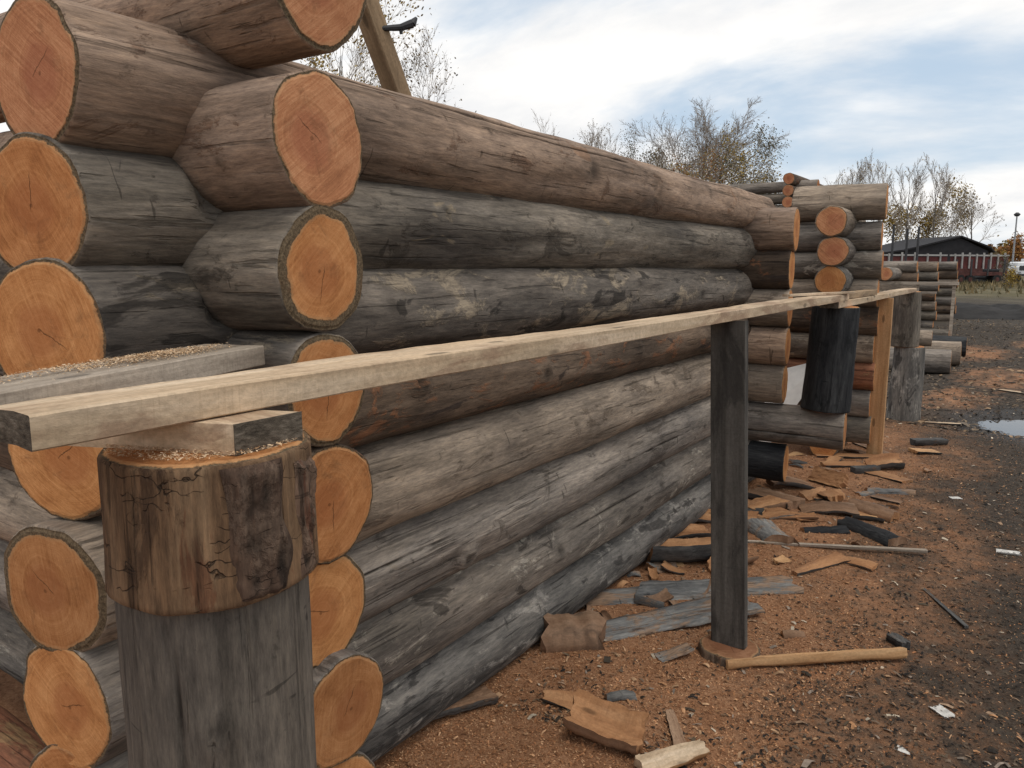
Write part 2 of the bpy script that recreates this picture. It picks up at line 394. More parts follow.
mud = m.ramp(m.math('ADD', m.math('MULTIPLY', n5, 0.5), m.math('MULTIPLY', n4, 0.5)),
             [(0.34, (0.018, 0.0145, 0.0115)), (0.5, (0.056, 0.044, 0.034)), (0.62, (0.10, 0.079, 0.06)), (0.74, (0.19, 0.155, 0.12))])
# sawdust lies along the wall and thins out towards the yard
edge = m.math('ADD', X, m.math('MULTIPLY', m.math('SUBTRACT', n1, 0.5), 1.5))
edge = m.math('ADD', edge, m.math('MULTIPLY', m.math('SUBTRACT', n2, 0.5), 1.5))
edge = m.math('ADD', edge, m.math('MULTIPLY', m.math('SUBTRACT', n5, 0.5), 0.8))
edge = m.math('ADD', edge, m.math('MULTIPLY', m.math('SUBTRACT', Y, 4.0), 0.07))
cover = m.math('MULTIPLY', m.step(edge, 0.22, -0.85), m.step(Y, 10.5, 7.5))
def patch(cx, cy, r_):
    qx = m.math('SUBTRACT', X, cx); qy = m.math('MULTIPLY', m.math('SUBTRACT', Y, cy), 0.45)
    dq = m.math('SQRT', m.math('ADD', m.math('MULTIPLY', qx, qx), m.math('MULTIPLY', qy, qy)))
    return m.step(m.math('ADD', dq, m.math('MULTIPLY', m.math('SUBTRACT', n2, .5), 1.2)), r_, r_ * .45)
for pc in ((-.35, 13.6, .75), (-1.0, 17.5, .9), (-.75, 11.2, .55), (.3, 20.0, .8)):
    cover = m.math('MAXIMUM', cover, m.math('MULTIPLY', patch(*pc), .85))
col = m.mix(cover, mud, saw)
dk = m.step(m.noise(pos, 3.1, 7, 0.7, 0.8), 0.60, 0.72)
col = m.mix(m.math('MULTIPLY', dk, 0.55), col, (0.055, 0.04, 0.03))
mid_ = m.math('MULTIPLY', m.step(edge, -1.5, -.2), m.step(m.noise(pos, 2.0, 8, 0.72, 0.6), 0.44, 0.60))
col = m.mix(m.math('MULTIPLY', mid_, 0.7), col, mud)
yard = m.ramp(m.math('ADD', m.math('MULTIPLY', m.noise(pos, 0.35, 6, 0.6), 0.6), m.math('MULTIPLY', n2, 0.4)),
              [(0.35, (0.032, 0.026, 0.021)), (0.5, (0.068, 0.057, 0.045)), (0.65, (0.12, 0.102, 0.08))])
col = m.mix(m.step(m.math('ADD', Y, m.math('MULTIPLY', n1, 8.0)), 20.0, 40.0), col, yard)
gcol = m.ramp(m.noise(pos, 0.25, 6, 0.65), [(0.35, (0.065, 0.058, 0.03)), (0.5, (0.12, 0.102, 0.052)), (0.65, (0.165, 0.14, 0.085))])
col = m.mix(m.step(m.math('ADD', Y, m.math('MULTIPLY', n1, 26.0)), 52.0, 72.0), col, gcol)
# wet, darker and glossier round the puddle
px = m.math('SUBTRACT', X, 0.45); py = m.math('SUBTRACT', Y, 9.8)
pd = m.math('SQRT', m.math('ADD', m.math('MULTIPLY', px, px), m.math('MULTIPLY', m.math('MULTIPLY', py, py), 0.8)))
wet = m.step(m.math('ADD', pd, m.math('MULTIPLY', n2, 0.7)), 1.75, 1.25)
col = m.mix(m.math('MULTIPLY', wet, 0.75), col, (0.022, 0.019, 0.017))
m.put(m.p.inputs['Roughness'], m.math('SUBTRACT', 0.95, m.math('MULTIPLY', wet, 0.4)))
m.bump(m.math('ADD', m.math('MULTIPLY', n3, 0.6), m.math('ADD', m.math('MULTIPLY', n4, 0.35), m.math('MULTIPLY', n5, 0.8))), 0.02, 0.9)
M['ground'] = m.done(col)
tag(mesh_obj('ground', gv, gf, M['ground'], smooth=True), kind='structure')

m = NT('puddle_water', 0.03, 0.5)
m.p.inputs['IOR'].default_value = 1.33
wn = m.noise(m.coords((1, 1, 1), rnd=False), 9.0, 3, 0.5); m.bump(wn, 0.0006, 0.4)
M['water'] = m.done((0.10, 0.09, 0.08, 1))
b = MB(); b.add([(-0.9, 8.7, -0.050), (3.2, 8.7, -0.050), (3.2, 11.2, -0.050), (-0.9, 11.2, -0.050)], [(0, 1, 2, 3)])
tag(b.build('puddle_water', M['water']), kind='structure')

# dark earth bank across the far end of the yard
mv, mf = [], []
NXm, NYm = 90, 14
for j in range(NYm):
    for i in range(NXm):
        x = -9 + 26 * i / (NXm - 1); y = 28.6 + 6 * j / (NYm - 1)
        t = j / (NYm - 1)
        h = 0.44 * math.sin(PI * t) ** .8 * (0.72 + 0.5 * NZ(x * .7, y * .7)) * min(1, (x + 9) / 2)
        h += 0.16 * NZ(x * 2.3, y * 2.3, 4) * math.sin(PI * t)
        mv.append((x, y, h - 0.03 - (.05 if j in (0, NYm - 1) else 0)))
mf = [(j * NXm + i, j * NXm + i + 1, (j + 1) * NXm + i + 1, (j + 1) * NXm + i) for j in range(NYm - 1) for i in range(NXm - 1)]
tag(mesh_obj('earth_bank', mv, mf, M['mound'], smooth=True), kind='structure')

# ------------------------------------------------------------------ logs
def make_log(name, p0, p1, r0, r1, mat, seed, label, group, ends=(True, True), endm='end_orange', n=56, step=0.03,
             cracks=(), knots=(), squash=1.0, rim=(0.6, 0.6), cat='log', rough=1.0, slant=(0, 0), hs=(0, 0), lump=1.0, pinch=()):
    """log of local axis X; cracks = (angle, x0, x1, depth), knots = (x, angle, size, depth); angle 0 = local Y, 90 = up"""
    p0, p1 = Vector(p0), Vector(p1)
    L = (p1 - p0).length
    d = (p1 - p0).normalized()
    up = Vector((0, 0, 1)) if abs(d.z) < 0.9 else Vector((0, 1, 0))
    yv = up.cross(d).normalized(); zv = d.cross(yv)
    mid = (p0 + p1) / 2
    mw = Matrix(((d.x, yv.x, zv.x, mid.x), (d.y, yv.y, zv.y, mid.y), (d.z, yv.z, zv.z, mid.z), (0, 0, 0, 1)))
    angs = [2 * PI * i / n for i in range(n)]
    for (ca, _, _, _) in cracks:
        a0 = R(ca) % (2 * PI)
        for k in (-2, -1, -.5, 0, .5, 1, 2): angs.append(a0 + k * 0.022)
    angs = sorted(a % (2 * PI) for a in angs)
    na = len(angs)
    ns = max(2, int(L / step))
    xsl = [-L / 2, -L / 2 + .004] + [-L / 2 + .012 + (L - .024) * i / ns for i in range(ns + 1)] + [L / 2 - .004, L / 2]
    vs, mk = [], []
    so = seed * 7.31
    prof = {}
    for xi, x in enumerate(xsl):
        t = x / L + 0.5
        rb = r0 + (r1 - r0) * t
        by = 0.010 * rough * NZ(x * .8, so, 1.0) * lump; bz = 0.008 * rough * NZ(x * .8, so, 5.0) * lump
        ch = 1.0
        if xi == 0 or xi == len(xsl) - 1: ch = 0.975
        for ai, a in enumerate(angs):
            mw_ = 0.05 * NZ(x * 1.7, so, 9) if cracks else 0.0
            ca, sa = math.cos(a), math.sin(a)
            rr = rb * (1 + rough * (0.085 * NZ(ca * .9 + so, sa * .9, x * .7) + 0.055 * NZ(ca * 2.2, sa * 2.2 + so, x * 2.0) + 0.016 * NZ(ca * 6, sa * 6 + so, x * 7)))
            rr += rough * 0.0018 * NZ(ca * 30 + so, sa * 30, x * 9)
            mval = 0.0
            for (cang, x0, x1, dep) in cracks:
                if x0 - .1 < x < x1 + .1:
                    da = (a - R(cang) + PI) % (2 * PI) - PI
                    w = abs(da) * rb / 0.0045
                    f = min(1, max(0, (x - x0) / .12)) * min(1, max(0, (x1 - x) / .12))
                    if w < 3 and f > 0:
                        g = math.exp(-w * w) * f
                        rr -= dep * g; mval = max(mval, min(1, g * 1.1))
            for (kx, ka, ks, kd) in knots:
                if abs(x - kx) < ks * 4:
                    da = ((a - R(ka) + PI) % (2 * PI) - PI) * rb
                    q = ((x - kx) / ks) ** 2 + (da / ks) ** 2
                    if q < 12:
                        rr += kd * math.exp(-q * .6) - (kd * 1.1 * math.exp(-q * 4) if kd > 0 else 0)
                        mval = max(mval, 0.8 * math.exp(-(q * 1.7 if kd > 0 else q * .9) * (1 + .5 * NZ(a * 9, x * 30))))
            rr *= ch
            for (px_, pw_, pa_) in pinch:
                q_ = (x - px_) / pw_
                if abs(q_) < 1.6: rr *= 1 - pa_ * math.exp(-q_ ** 8) * min(1, max(0, (sa + .12) / .22))
            aa = a + mw_
            xx = x
            e = slant[0] if x < 0 else slant[1]
            h_ = hs[0] if x < 0 else hs[1]
            if e or h_: xx = x + (e * rr * math.sin(aa) + h_ * rr * math.cos(aa)) * max(0, 1 - min(x + L / 2, L / 2 - x) / .25)
            vs.append((xx, rr * math.cos(aa) * squash + by, rr * math.sin(aa) + bz)); mk.append(mval)
    fs = []
    for i in range(len(xsl) - 1):
        for j in range(na):
            k = (j + 1) % na
            fs.append((i * na + j, i * na + k, (i + 1) * na + k, (i + 1) * na + j))
    capf = []
    if not ends[0]: fs.append(tuple(range(na - 1, -1, -1)))
    if not ends[1]: fs.append(tuple((len(xsl) - 1) * na + j for j in range(na)))
    o = mesh_obj(name, vs, fs, M[mat], smooth=True, attrs={'mark': mk})
    o.matrix_world = mw
    tag(o, label, cat, group)
    for e in (0, 1):
        if not ends[e]: continue
        base = 0 if e == 0 else (len(xsl) - 1) * na
        ring = [Vector(vs[base + j]) for j in range(na)]
        c = sum(ring, Vector()) / na
        ev, ef, ea = [], [], []
        fr = [1.0, .97, .93, .86, .7, .5, .25]
        for f in fr:
            for j in range(na):
                p = c + (ring[j] - c) * f
                wob = 0.0 if f == 1 else 0.0012 * NZ(p.y * 30, p.z * 30, so) * (1 if f > .9 else 1.6)
                dome = 0.0 if f > .96 else 0.003 * (1 if e else -1)
                ev.append((p.x + wob + dome, p.y, p.z))
                ea.append(((f - 1) * (ring[j] - c).length * 100) + rim[e])
        ev.append((c.x + .003 * (1 if e else -1), c.y, c.z)); ea.append(-12.0)
        for i in range(len(fr) - 1):
            for j in range(na):
                k = (j + 1) % na
                q = (i * na + j, i * na + k, (i + 1) * na + k, (i + 1) * na + j)
                ef.append(q if e else q[::-1])
        l = (len(fr) - 1) * na
        for j in range(na):
            q = (l + j, l + (j + 1) % na, len(ev) - 1)
            ef.append(q if e else q[::-1])
        mesh_obj('cut_end', ev, ef, M[endm], o, smooth=False, attrs={'rim': ea})
    return o

# --- the near cabin: long logs of the wall facing the yard
G1 = 'long logs of the near log wall'
LW = -1.81
YN, YF = 0.865, 6.02
LONG = [
 (2.057, .158, .141, 'log_brown', 'topmost long log of the near wall, brownish grey with a long drying crack', 'end_red', .9),
 (1.780, .157, .150, 'log_dark', 'second long log from the top of the near wall, charcoal grey', 'end_orange', .8),
 (1.510, .158, .146, 'log_lichen', 'third long log from the top of the near wall, dark with pale lichen smears', 'end_orange', .6),
 (1.225, .150, .140, 'log_bark', 'fourth long log from the top of the near wall, with orange-brown bark patches', 'end_orange', .3),
 (.945, .162, .150, 'log_grey', 'fifth long log from the top of the near wall, smooth grey-brown', 'end_orange', 1.9),
 (.672, .158, .145, 'log_silver', 'sixth long log from the top of the near wall, silvery grey with a hairline crack', 'end_orange', .5),
 (.402, .158, .146, 'log_mottled', 'seventh long log from the top of the near wall, grey with whitish blotches', 'end_orange', .5),
 (.125, .150, .146, 'log_blue', 'lowest long log of the near wall, blue-grey mottled, lying on the ground', 'end_orange', .5)]
# knots: local x runs from the near end; mid of the log is x = 0
KN = {0: [(-.33, 8, .05, -.010), (.40, -10, .055, -.013), (1.2, 25, .02, .004), (-1.1, 30, .02, .004)], 1: [(-1.35, 20, .022, .008), (-.9, -25, .02, -.006), (.9, 5, .03, .008)],
      2: [(-1.62, 8, .04, .004), (.2, 25, .025, .006), (1.1, -10, .03, -.006)], 3: [(-1.52, 18, .035, .03), (-.72, -5, .04, .02), (.2, 5, .03, .015)],
      4: [(-.45, 10, .025, .008), (.7, 20, .03, .01)], 5: [(-1.25, -22, .035, .032), (.1, 15, .02, .006), (1.2, 0, .025, .006)],
      6: [(-.6, 10, .04, .012), (.55, 15, .035, .012), (1.6, 5, .03, .01)], 7: [(-.3, 20, .03, .008), (.9, 10, .03, .008)]}
for i, (z, r0, r1, mt, lab, em, rm) in enumerate(LONG):
    cr = ()
    if i == 0: cr = ((52, -2.35, -.55, .022), (38, -1.0, .1, .010), (60, .4, 1.9, .012))
    if i == 5: cr = ((22, -2.1, -1.3, .006), (5, .2, .9, .005))
    if i == 6: cr = ((30, -.5, .4, .005),)
    # direction +Y: local Y = up x d = -X side, so mirror angles: 180-a faces the yard
    cr = tuple((180 - a, b_, c_, d_) for a, b_, c_, d_ in cr)
    kn = tuple((x, 180 - a, s_, d_) for x, a, s_, d_ in KN[i])
    y0 = YN + (.0, -.02, -.03, -.02, -.065, -.065, -.065, -.06)[i]
    zn = z + (0, 0, 0, 0, -.025, -.03, -.02, 0)[i]
    make_log('log', (LW + (.0, -.02, .0, .01, .012, .018, .018, .01)[i], y0, zn), (LW, YF, z - (.015 if i == 0 else 0)), r0, r1, mt, i + 1, lab, G1, endm=em, n=72, step=.022, cracks=cr, knots=kn, rim=(rm, .6), pinch=((1.265 - (y0 + YF) / 2, .112, .24 if i else .0), (5.62 - (y0 + YF) / 2, .112, .24 if i else .0)), slant=(.02 * (i % 3 - 1), 0), hs=((-.08, -.26, -.33, -.33, -.22, -.16, -.2, -.2)[i], 0))

# --- cross logs at the near corner
G2 = 'cross logs at the near corner'
CN = [
 (2.285, .150, 'log_brown', 'uppermost cross log at the near corner, grey-brown, jutting over the top long log', 'end_red', 1.0, -1.385, 1.0),
 (1.935, .152, 'log_brown', 'second cross log from the top at the near corner, reddish saw-scratched end', 'end_red', .45, -1.385, .92),
 (1.640, .150, 'log_dark', 'third cross log down at the near corner, with a broad dark bark ring', 'end_orange', 2.3, -1.385, .92),
 (1.362, .140, 'log_lichen', 'fourth cross log at the near corner, orange end half hidden by the long rail', 'end_orange', 1.2, -1.395, .92),
 (1.078, .152, 'log_bark', 'fifth cross log at the near corner, tall orange end just below the rail', 'end_orange', .4, -1.385, .92),
 (.802, .146, 'log_grey', 'sixth cross log at the near corner, small round orange end with a diagonal crack', 'end_orange', .8, -1.40, 1.0),
 (.530, .148, 'log_silver', 'seventh cross log at the near corner, broad end low beside the stump', 'end_orange', .4, -1.36, 1.0),
 (.262, .142, 'log_mottled', 'lowest cross log end at the near corner, beside the foot of the stump', 'end_orange', .5, -1.38, 1.0)]
for i, (z, r, mt, lab, em, rm, xe, sq) in enumerate(CN):
    yy = 1.265 + (.02, 0, .0, .01, .02, .0, .01, 0)[i]
    kn = ()
    if i == 1: kn = ((1.42, 200, .02, .012), (1.40, 232, .016, .008))
    if i == 5: kn = ((1.3, 150, .02, .01),)
    make_log('cross_log', (-4.6, yy, z), (xe - (0 if i < 4 else .018), yy, z - (0 if i < 4 else .008)), r * .97, r, mt, 20 + i, lab, G2, endm=em, n=64, step=.03, rim=(.6, rm), squash=sq, knots=kn, ends=(False, True), slant=(0, (.03, -.02, .02, 0, .03, -.03, .05, 0)[i]))

make_log('fallen_log', (-4.6, .93, .13), (-2.16, .90, .13), .135, .13, 'log_redbark', 206, 'reddish bark log lying on the ground left of the near corner', 'logs lying on the ground by the near corner', n=40, step=.05)
# --- cross logs at the far corner of the near cabin
G3 = 'cross logs at the far corner of the near wall'
CF = [
 (1.905, .155, 'log_brown', 'uppermost cross log at the far corner of the near wall, brown grey', -1.395),
 (1.635, .145, 'log_bark', 'second cross log down at the far corner, dark with an orange bark scar', -1.415),
 (1.365, .135, 'log_grey', 'third cross log down at the far corner of the near wall, partly behind the rail', -1.41),
 (1.095, .135, 'log_brown', 'fourth cross log down at the far corner of the near wall, just below the rail', -1.41),
 (.820, .140, 'log_grey', 'fifth cross log down at the far corner of the near wall, light brown', -1.42),
 (.535, .140, 'log_silver', 'long grey cross log jutting from the far corner under the black block', -1.00),
 (.250, .135, 'log_black', 'lowest cross log at the far corner of the near wall, black', -1.385)]
for i, (z, r, mt, lab, xe) in enumerate(CF):
    yy = 5.62 + (.0, .01, 0, -.01, 0, .0, .01)[i]
    make_log('cross_log', (-4.6, yy, z), (xe - .02, yy, z), r, r, mt, 40 + i, lab, G3, hs=(0, -.12), n=48, step=.05, ends=(False, True), rim=(.5, .5), cracks=((200, -.3 + 1.2, 1.75, .012),) if i == 5 else ())

# --- second cabin, a step behind
G4 = 'logs of the second cabin behind the near wall'
def ordinal(i): return ('top', 'second', 'third', 'fourth', 'fifth', 'sixth', 'seventh', 'eighth', 'ninth', 'tenth')[i]
zc = [2.195, 1.905, 1.665, 1.425, 1.185, .945, .705, .465, .225]
for i, z in enumerate(zc):
    x0 = -4.5 if i in (1, 2, 3) else -1.86
    mt = ('log_grey', 'log_silver', 'log_mottled', 'log_grey', 'log_bark', 'log_grey', 'log_redbark', 'log_silver', 'log_dark')[i]
    lab = ('big weathered log lying across the top of the second cabin corner' if i == 0 else
           '%s cross log of the second cabin corner, its end edge-on' % ordinal(i))
    make_log('cross_log', (x0, 7.32, z), (-1.115 - .02 * (i % 2), 7.32, z), .152 if i == 0 else .124, .150 if i == 0 else .124, mt, 60 + i, lab, G4, hs=(0, -.10), n=36, step=.08, rim=(.4, .4))
zd = [2.025, 1.780, 1.540, 1.300, 1.060, .820, .580, .340, .110]
for i, z in enumerate(zd):
    mt = ('log_grey', 'log_silver', 'log_blue', 'log_dark', 'log_dark', 'log_silver', 'log_grey', 'log_dark', 'log_dark')[i]
    lab = '%s of the three round orange log ends at the second cabin corner' % ('topmost', 'middle', 'lowest')[i] if i < 3 else '%s log of the second cabin side wall, behind the black log block' % ordinal(i)
    make_log('log', (-1.445 + .01 * (i % 2), 6.86 + .02 * (i % 3) + (.12 if i > 2 else 0), z), (-1.46, 7.72, z), .126, .122, mt, 80 + i, lab, G4, n=36, step=.09, rim=(.5, .4), endm='end_red' if i < 2 else 'end_orange')

# --- cabin further back with its high corner showing over the wall
G5 = 'logs of the tall cabin far behind the near wall'
for i in range(13):
    z = 3.66 - .285 * i
    make_log('cross_log', (-9.5, 20.6, z), (-4.72 - (.05 * (i % 3)), 20.6, z), .14, .14, 'log_dark' if i % 2 else 'log_silver', 110 + i,
             ('uppermost dark cross log of the tall cabin over the second cabin' if i == 0 else '%s dark cross log down of the tall cabin behind the second cabin' % ('second' if i == 1 else 'lower')), G5, n=16, step=.6)
    z2 = 3.80 - .285 * i
    make_log('log', (-5.27, 19.95, z2), (-5.27, 26, z2), .142, .14, 'log_bark', 130 + i,
             ('uppermost red-brown round log end of the tall cabin against the sky' if i == 0 else '%s red-brown log end of the tall cabin behind the second cabin' % ('second' if i == 1 else 'lower')), G5, n=18, step=.8, endm='end_red')

# --- three far cabin corners at the end of the row
G6 = 'logs of the far cabins at the end of the row'
def far_corner(x1, y, ztop, count, pitch, x0, word, seed):
    for i in range(count):
        z = ztop - pitch * i
        make_log('cross_log', (x0, y, z), (x1 + .03 * ((i * 7) % 3 - 1), y, z), pitch * .52, pitch * .51, ('log_silver', 'log_dark', 'log_grey', 'log_bark')[(i * 3 + seed) % 4], seed + i,
                 '%s cross log down in the %s far cabin corner' % (ordinal(i), word), G6, n=16, step=.7)
far_corner(-2.33, 20.4, 1.66, 7, .265, -7.0, 'nearest', 160)
far_corner(-2.25, 24.0, 1.66, 7, .265, -7.0, 'middle', 170)
far_corner(-2.05, 27.4, 1.68, 7, .265, -7.0, 'farthest', 180)
make_log('log', (-2.80, 18.9, 1.50), (-2.80, 23.5, 1.50), .145, .14, 'log_silver', 190, 'log with a round orange end in the nearest far cabin, above the pale scaffold plank', G6, n=20, step=.5, endm='end_red')
# scaffold of the far cabins
t = empty('scaffold', (-2.6, 19.2, 0)); tag(t, 'thin pale wooden scaffold with one plank in front of the far cabins', 'scaffold')
b = MB(); b.box((.1, .0, 1.30), (2.2, .25, .06)); b.build('plank', M['board_grey'], t)
for x in (.42, 1.12): 
    b = MB(); b.box((x, -.02 + .0, .63), (.06, .06, 1.28)); b.build('post', M['board_grey'], t)
b = MB(); b.box((.2, .0, 1.10), (1.2, .04, .05)); b.build('brace', M['board_grey'], t)
for k, (x, y, h) in enumerate([(-6.42, 44.9, 3.8), (-5.9, 46.0, 3.6), (-5.33, 45.6, 3.7)]):
    b = MB(); b.tube((x, y, -.05), (x, y, h), .07, .055, 8)
    b.tube((x, y, h), (x, y, h + .03), .075, .075, 8)
    tag(b.build('pole', M['steel_dark']), ('left', 'middle', 'right')[k] + ' one of the three thin dark upright poles behind the far cabins', 'pole', 'dark poles behind the far cabins')

# --- logs lying on the ground near the puddle
G7 = 'logs lying on the ground by the far cabins'
make_log('fallen_log', (-4.0, 13.4, .19), (-1.02, 13.7, .19), .19, .19, 'log_silver', 201, 'thick pale grey log lying on the ground beyond the doubled stump', G7, n=36, step=.09)
make_log('fallen_log', (-4.0, 14.6, .2), (-.98, 14.95, .2), .2, .2, 'log_grey', 202, 'second thick log lying behind the pale grey one on the ground', G7, n=28, step=.12)
make_log('fallen_log', (-4.0, 16.4, .19), (-1.0, 16.6, .19), .19, .18, 'log_black', 203, 'blackish log lying behind the two thick pale logs', G7, n=24, step=.15)
make_log('fallen_log', (-3.6, 13.98, .50), (-1.35, 14.2, .50), .13, .13, 'log_grey', 204, 'thin tan log resting on top of the two thick ground logs', G7, n=24, step=.15)
make_log('fallen_log', (-4.0, 19.0, .16), (-1.5, 19.1, .16), .16, .15, 'log_dark', 205, 'dark log lying at the foot of the far cabin corners', G7, n=20, step=.2)

# ------------------------------------------------------------------ rail, stump, supports
def board(name, p0, p1, wid, thk, mat, label, cat, group=None, end=None, endm='end_grain_dark', seed=1, roll=0.0, wane=0.002, cat_only=False, step=.04):
    """sawn board; local X along, Y width, Z thickness; cut ends are children"""
    p0, p1 = Vector(p0), Vector(p1)
    L = (p1 - p0).length; d = (p1 - p0).normalized()
    up = Vector((0, 0, 1)) if abs(d.z) < .9 else Vector((0, -1, 0))
    yv = up.cross(d).normalized(); zv = d.cross(yv)
    if roll: 
        q = Matrix.Rotation(roll, 3, d); yv = q @ yv; zv = q @ zv
    mid = (p0 + p1) / 2
    e = min(wid, thk) * .05
    w, h = wid / 2, thk / 2
    pr = []
    for (ya, za, yb, zb) in ((-w, -h, w, -h), (w, -h, w, h), (w, h, -w, h), (-w, h, -w, -h)):
        dy, dz = (yb > ya) - (yb < ya), (zb > za) - (zb < za)
        m_ = 3 if dy else 2
        ln = abs(yb - ya) + abs(zb - za)
        for k in range(m_ + 1):
            f = e + (ln - 2 * e) * k / m_
            pr.append((ya + dy * f, za + dz * f))
    npf = len(pr)
    ns = max(2, int(L / step))
    vs = []
    for i in range(ns + 1):
        x = -L / 2 + L * i / ns
        for (y, z) in pr:
            k = NZ(x * 1.2, y * 20 + seed, z * 20) * wane + NZ(x * 9, y * 50 + seed, z * 50) * wane * .5
            vs.append((x, y * (1 + k / w), z + k + wane * 2 * NZ(x * .7, seed)))
    fs = [(i * npf + j, i * npf + (j + 1) % npf, (i + 1) * npf + (j + 1) % npf, (i + 1) * npf + j) for i in range(ns) for j in range(npf)]
    c0 = list(range(npf - 1, -1, -1)); c1 = [ns * npf + j for j in range(npf)]
    use = end or ()
    if 0 not in use: fs.append(tuple(c0))
    if 1 not in use: fs.append(tuple(c1))
    o = mesh_obj(name, vs, fs, M[mat])
    o.matrix_world = Matrix(((d.x, yv.x, zv.x, mid.x), (d.y, yv.y, zv.y, mid.y), (d.z, yv.z, zv.z, mid.z), (0, 0, 0, 1)))
    tag(o, label, cat, group)
    for k in use:
        idx = c0 if k == 0 else c1
        mesh_obj('cut_end', [vs[q] for q in idx], [tuple(range(npf))], M[endm], o)
    return o

board('rail_board', (-1.035, .425, 1.4525), (-1.105, 5.62, 1.455), .118, .044, 'board_pale', 'long pale sawn board running level along the near wall on the front stump', 'board', end=(0, 1), seed=3, wane=.0035)
board('rail_board', (-1.10, 5.28, 1.4085), (-1.115, 9.25, 1.411), .115, .042, 'board_pale', 'second pale rail board running from the black log block to the doubled stump', 'board', end=(0, 1), seed=5, wane=.002)
board('short_board', (-1.115, 5.64, 1.4525), (-1.10, 6.75, 1.4535), .10, .040, 'beam', 'short brown board lying on the second rail board just behind the end of the first', 'board', seed=8, end=(0,), endm='end_grain')
board('thin_slat', (-1.235, 4.75, 1.484), (-1.02, 5.55, 1.484), .05, .014, 'board_pale', 'thin pale slat lying flat across the rail above the black log block', 'slat', seed=9)

DG = max(gz(-.965 + .1 * math.cos(a), 3.09 + .1 * math.sin(a)) for a in range(7))
board('support_plank', (-.968, 3.10, DG + .032), (-1.045, 3.16, 1.430), .145, .044, 'board_dark', 'blackened upright plank propping the long rail on a wooden disc', 'plank', seed=12, wane=.0012, end=(1,))
make_log('wood_disc', (-.965, 3.09, DG - .02), (-.963, 3.09, DG + .032), .125, .12, 'log_bark', 300, 'round wooden disc under the foot of the blackened upright plank', None, n=48, step=.02, cat='wood disc', rim=(.3, .4), endm='end_dirty')
board('support_post', (-1.075, 7.34, -.01), (-1.075, 7.34, 1.388), .125, .05, 'board_new', 'fresh orange-brown upright plank under the second rail board', 'plank', seed=14, wane=.001)

SX, SY = -1.047, .707
stump0 = make_log('stump', (SX, SY, 1.175), (SX + .004, SY - .004, 1.384), .158, .151, 'stump_bark', 310, 'short brown cracked stump with bark strips carrying the near end of the rail', None, n=96, step=.012, cat='stump', endm='end_orange', rim=(.3, .5), rough=.7, lump=.3,
         cracks=((60, -.1, .09, .006), (250, -.09, .1, .006), (318, -.1, .06, .005), (285, -.02, .1, .006)))
make_log('stump', (SX + .004, SY + .004, -.02), (SX, SY, 1.1745), .150, .141, 'stump_grey', 311, 'tall smooth dark grey trunk standing under the short brown stump in the foreground', None, n=80, step=.02, cat='stump', endm='end_orange', rim=(.4, .4), rough=.5, lump=.3,
         cracks=((300, .1, .55, .006),), knots=((.405, 322, .02, .012), (.375, 318, .016, .006)))
def bark_strip(parent, a0, a1, x0, x1, rad, seed):
    na, nx_ = 26, 44
    v, f, mk = [], [], []
    for i in range(nx_ + 1):
        x = x0 + (x1 - x0) * i / nx_
        e0 = R(a0) + .10 * NZ(x * 14, seed); e1 = R(a1) + .16 * NZ(x * 11, seed + 5)
        for j in range(na + 1):
            t = j / na; a = e0 + (e1 - e0) * t
            ed = min(1, min(t, 1 - t) * 6, min(i, nx_ - i) / 3.0)
            k = NZ(math.cos(a) * rad * 60, math.sin(a) * rad * 60, x * 26 + seed)
            r_ = rad - .004 + ed * (.009 + .006 * k + .003 * NZ(a * 60, x * 90))
            v.append((x, r_ * math.cos(a), r_ * math.sin(a))); mk.append(max(0, -k * 1.4) * ed)
    f = [(i * (na + 1) + j, (i + 1) * (na + 1) + j, (i + 1) * (na + 1) + j + 1, i * (na + 1) + j + 1) for i in range(nx_) for j in range(na)]
    return mesh_obj('bark_strip', v, f, M['bark_scales'], parent, True, attrs={'mark': mk})
BA = 350
bark_strip(stump0, BA - 17, BA + 17, -.104, .100, .158, 3)
bark_strip(stump0, BA + 27, BA + 46, -.104, .085, .158, 8)
# spacer block between stump and rail
b = MB()
A, B_ = (-.925, .668), (-.925, .788)
poly = [A, B_, (-1.315, .632), (-1.315, .513)]
b.prism(poly, 1.3855, 1.4300)
o = b.build('spacer_board', M['board_pale']); tag(o, 'short pale board wedged between the brown stump and the rail, one dark weathered end', 'board')
b = MB(); b.prism([(-.9245, .667), (-.9225, .667), (-.9225, .789), (-.9245, .789)], 1.3850, 1.4305)
b.build('weathered_end', M['end_grain_dark'], o)
# rear plank with sawdust on it
rp = board('scaffold_plank', (-1.165, .20, 1.4535), (-1.505, 1.10, 1.4535), .15, .046, 'board_grey', 'weathered grey plank with sawdust along its top, left of the rail and behind it', 'plank', seed=17, wane=.002, end=(1,), endm='board_grey')
# leaning beam with its iron hook
bm_ = board('leaning_beam', (-2.36, 4.00, -.02), (-2.30, 2.13, 3.10), .078, .082, 'beam', 'square sawn beam leaning up behind the near wall against the sky', 'beam', seed=21, wane=.0015)
b = MB()
hp = Vector((-2.285, 2.43, 2.60))
pts = [Vector((.0, .0, .0)), Vector((.055, .07, .012)), Vector((.085, .105, .03)), Vector((.095, .12, .055))]
for i in range(3):
    b.tube(pts[i], pts[i + 1], .010 + .004 * i, .010 + .004 * (i + 1) if i < 2 else .006, 8)
b.tube(pts[1] + Vector((0, 0, -.025)), pts[1] + Vector((.0, 0, .01)), .006, .012, 8)
hk = b.build('iron_hook', M['steel_dark'])
hk.parent = bm_; hk.matrix_parent_inverse = bm_.matrix_world.inverted(); hk.location = hp

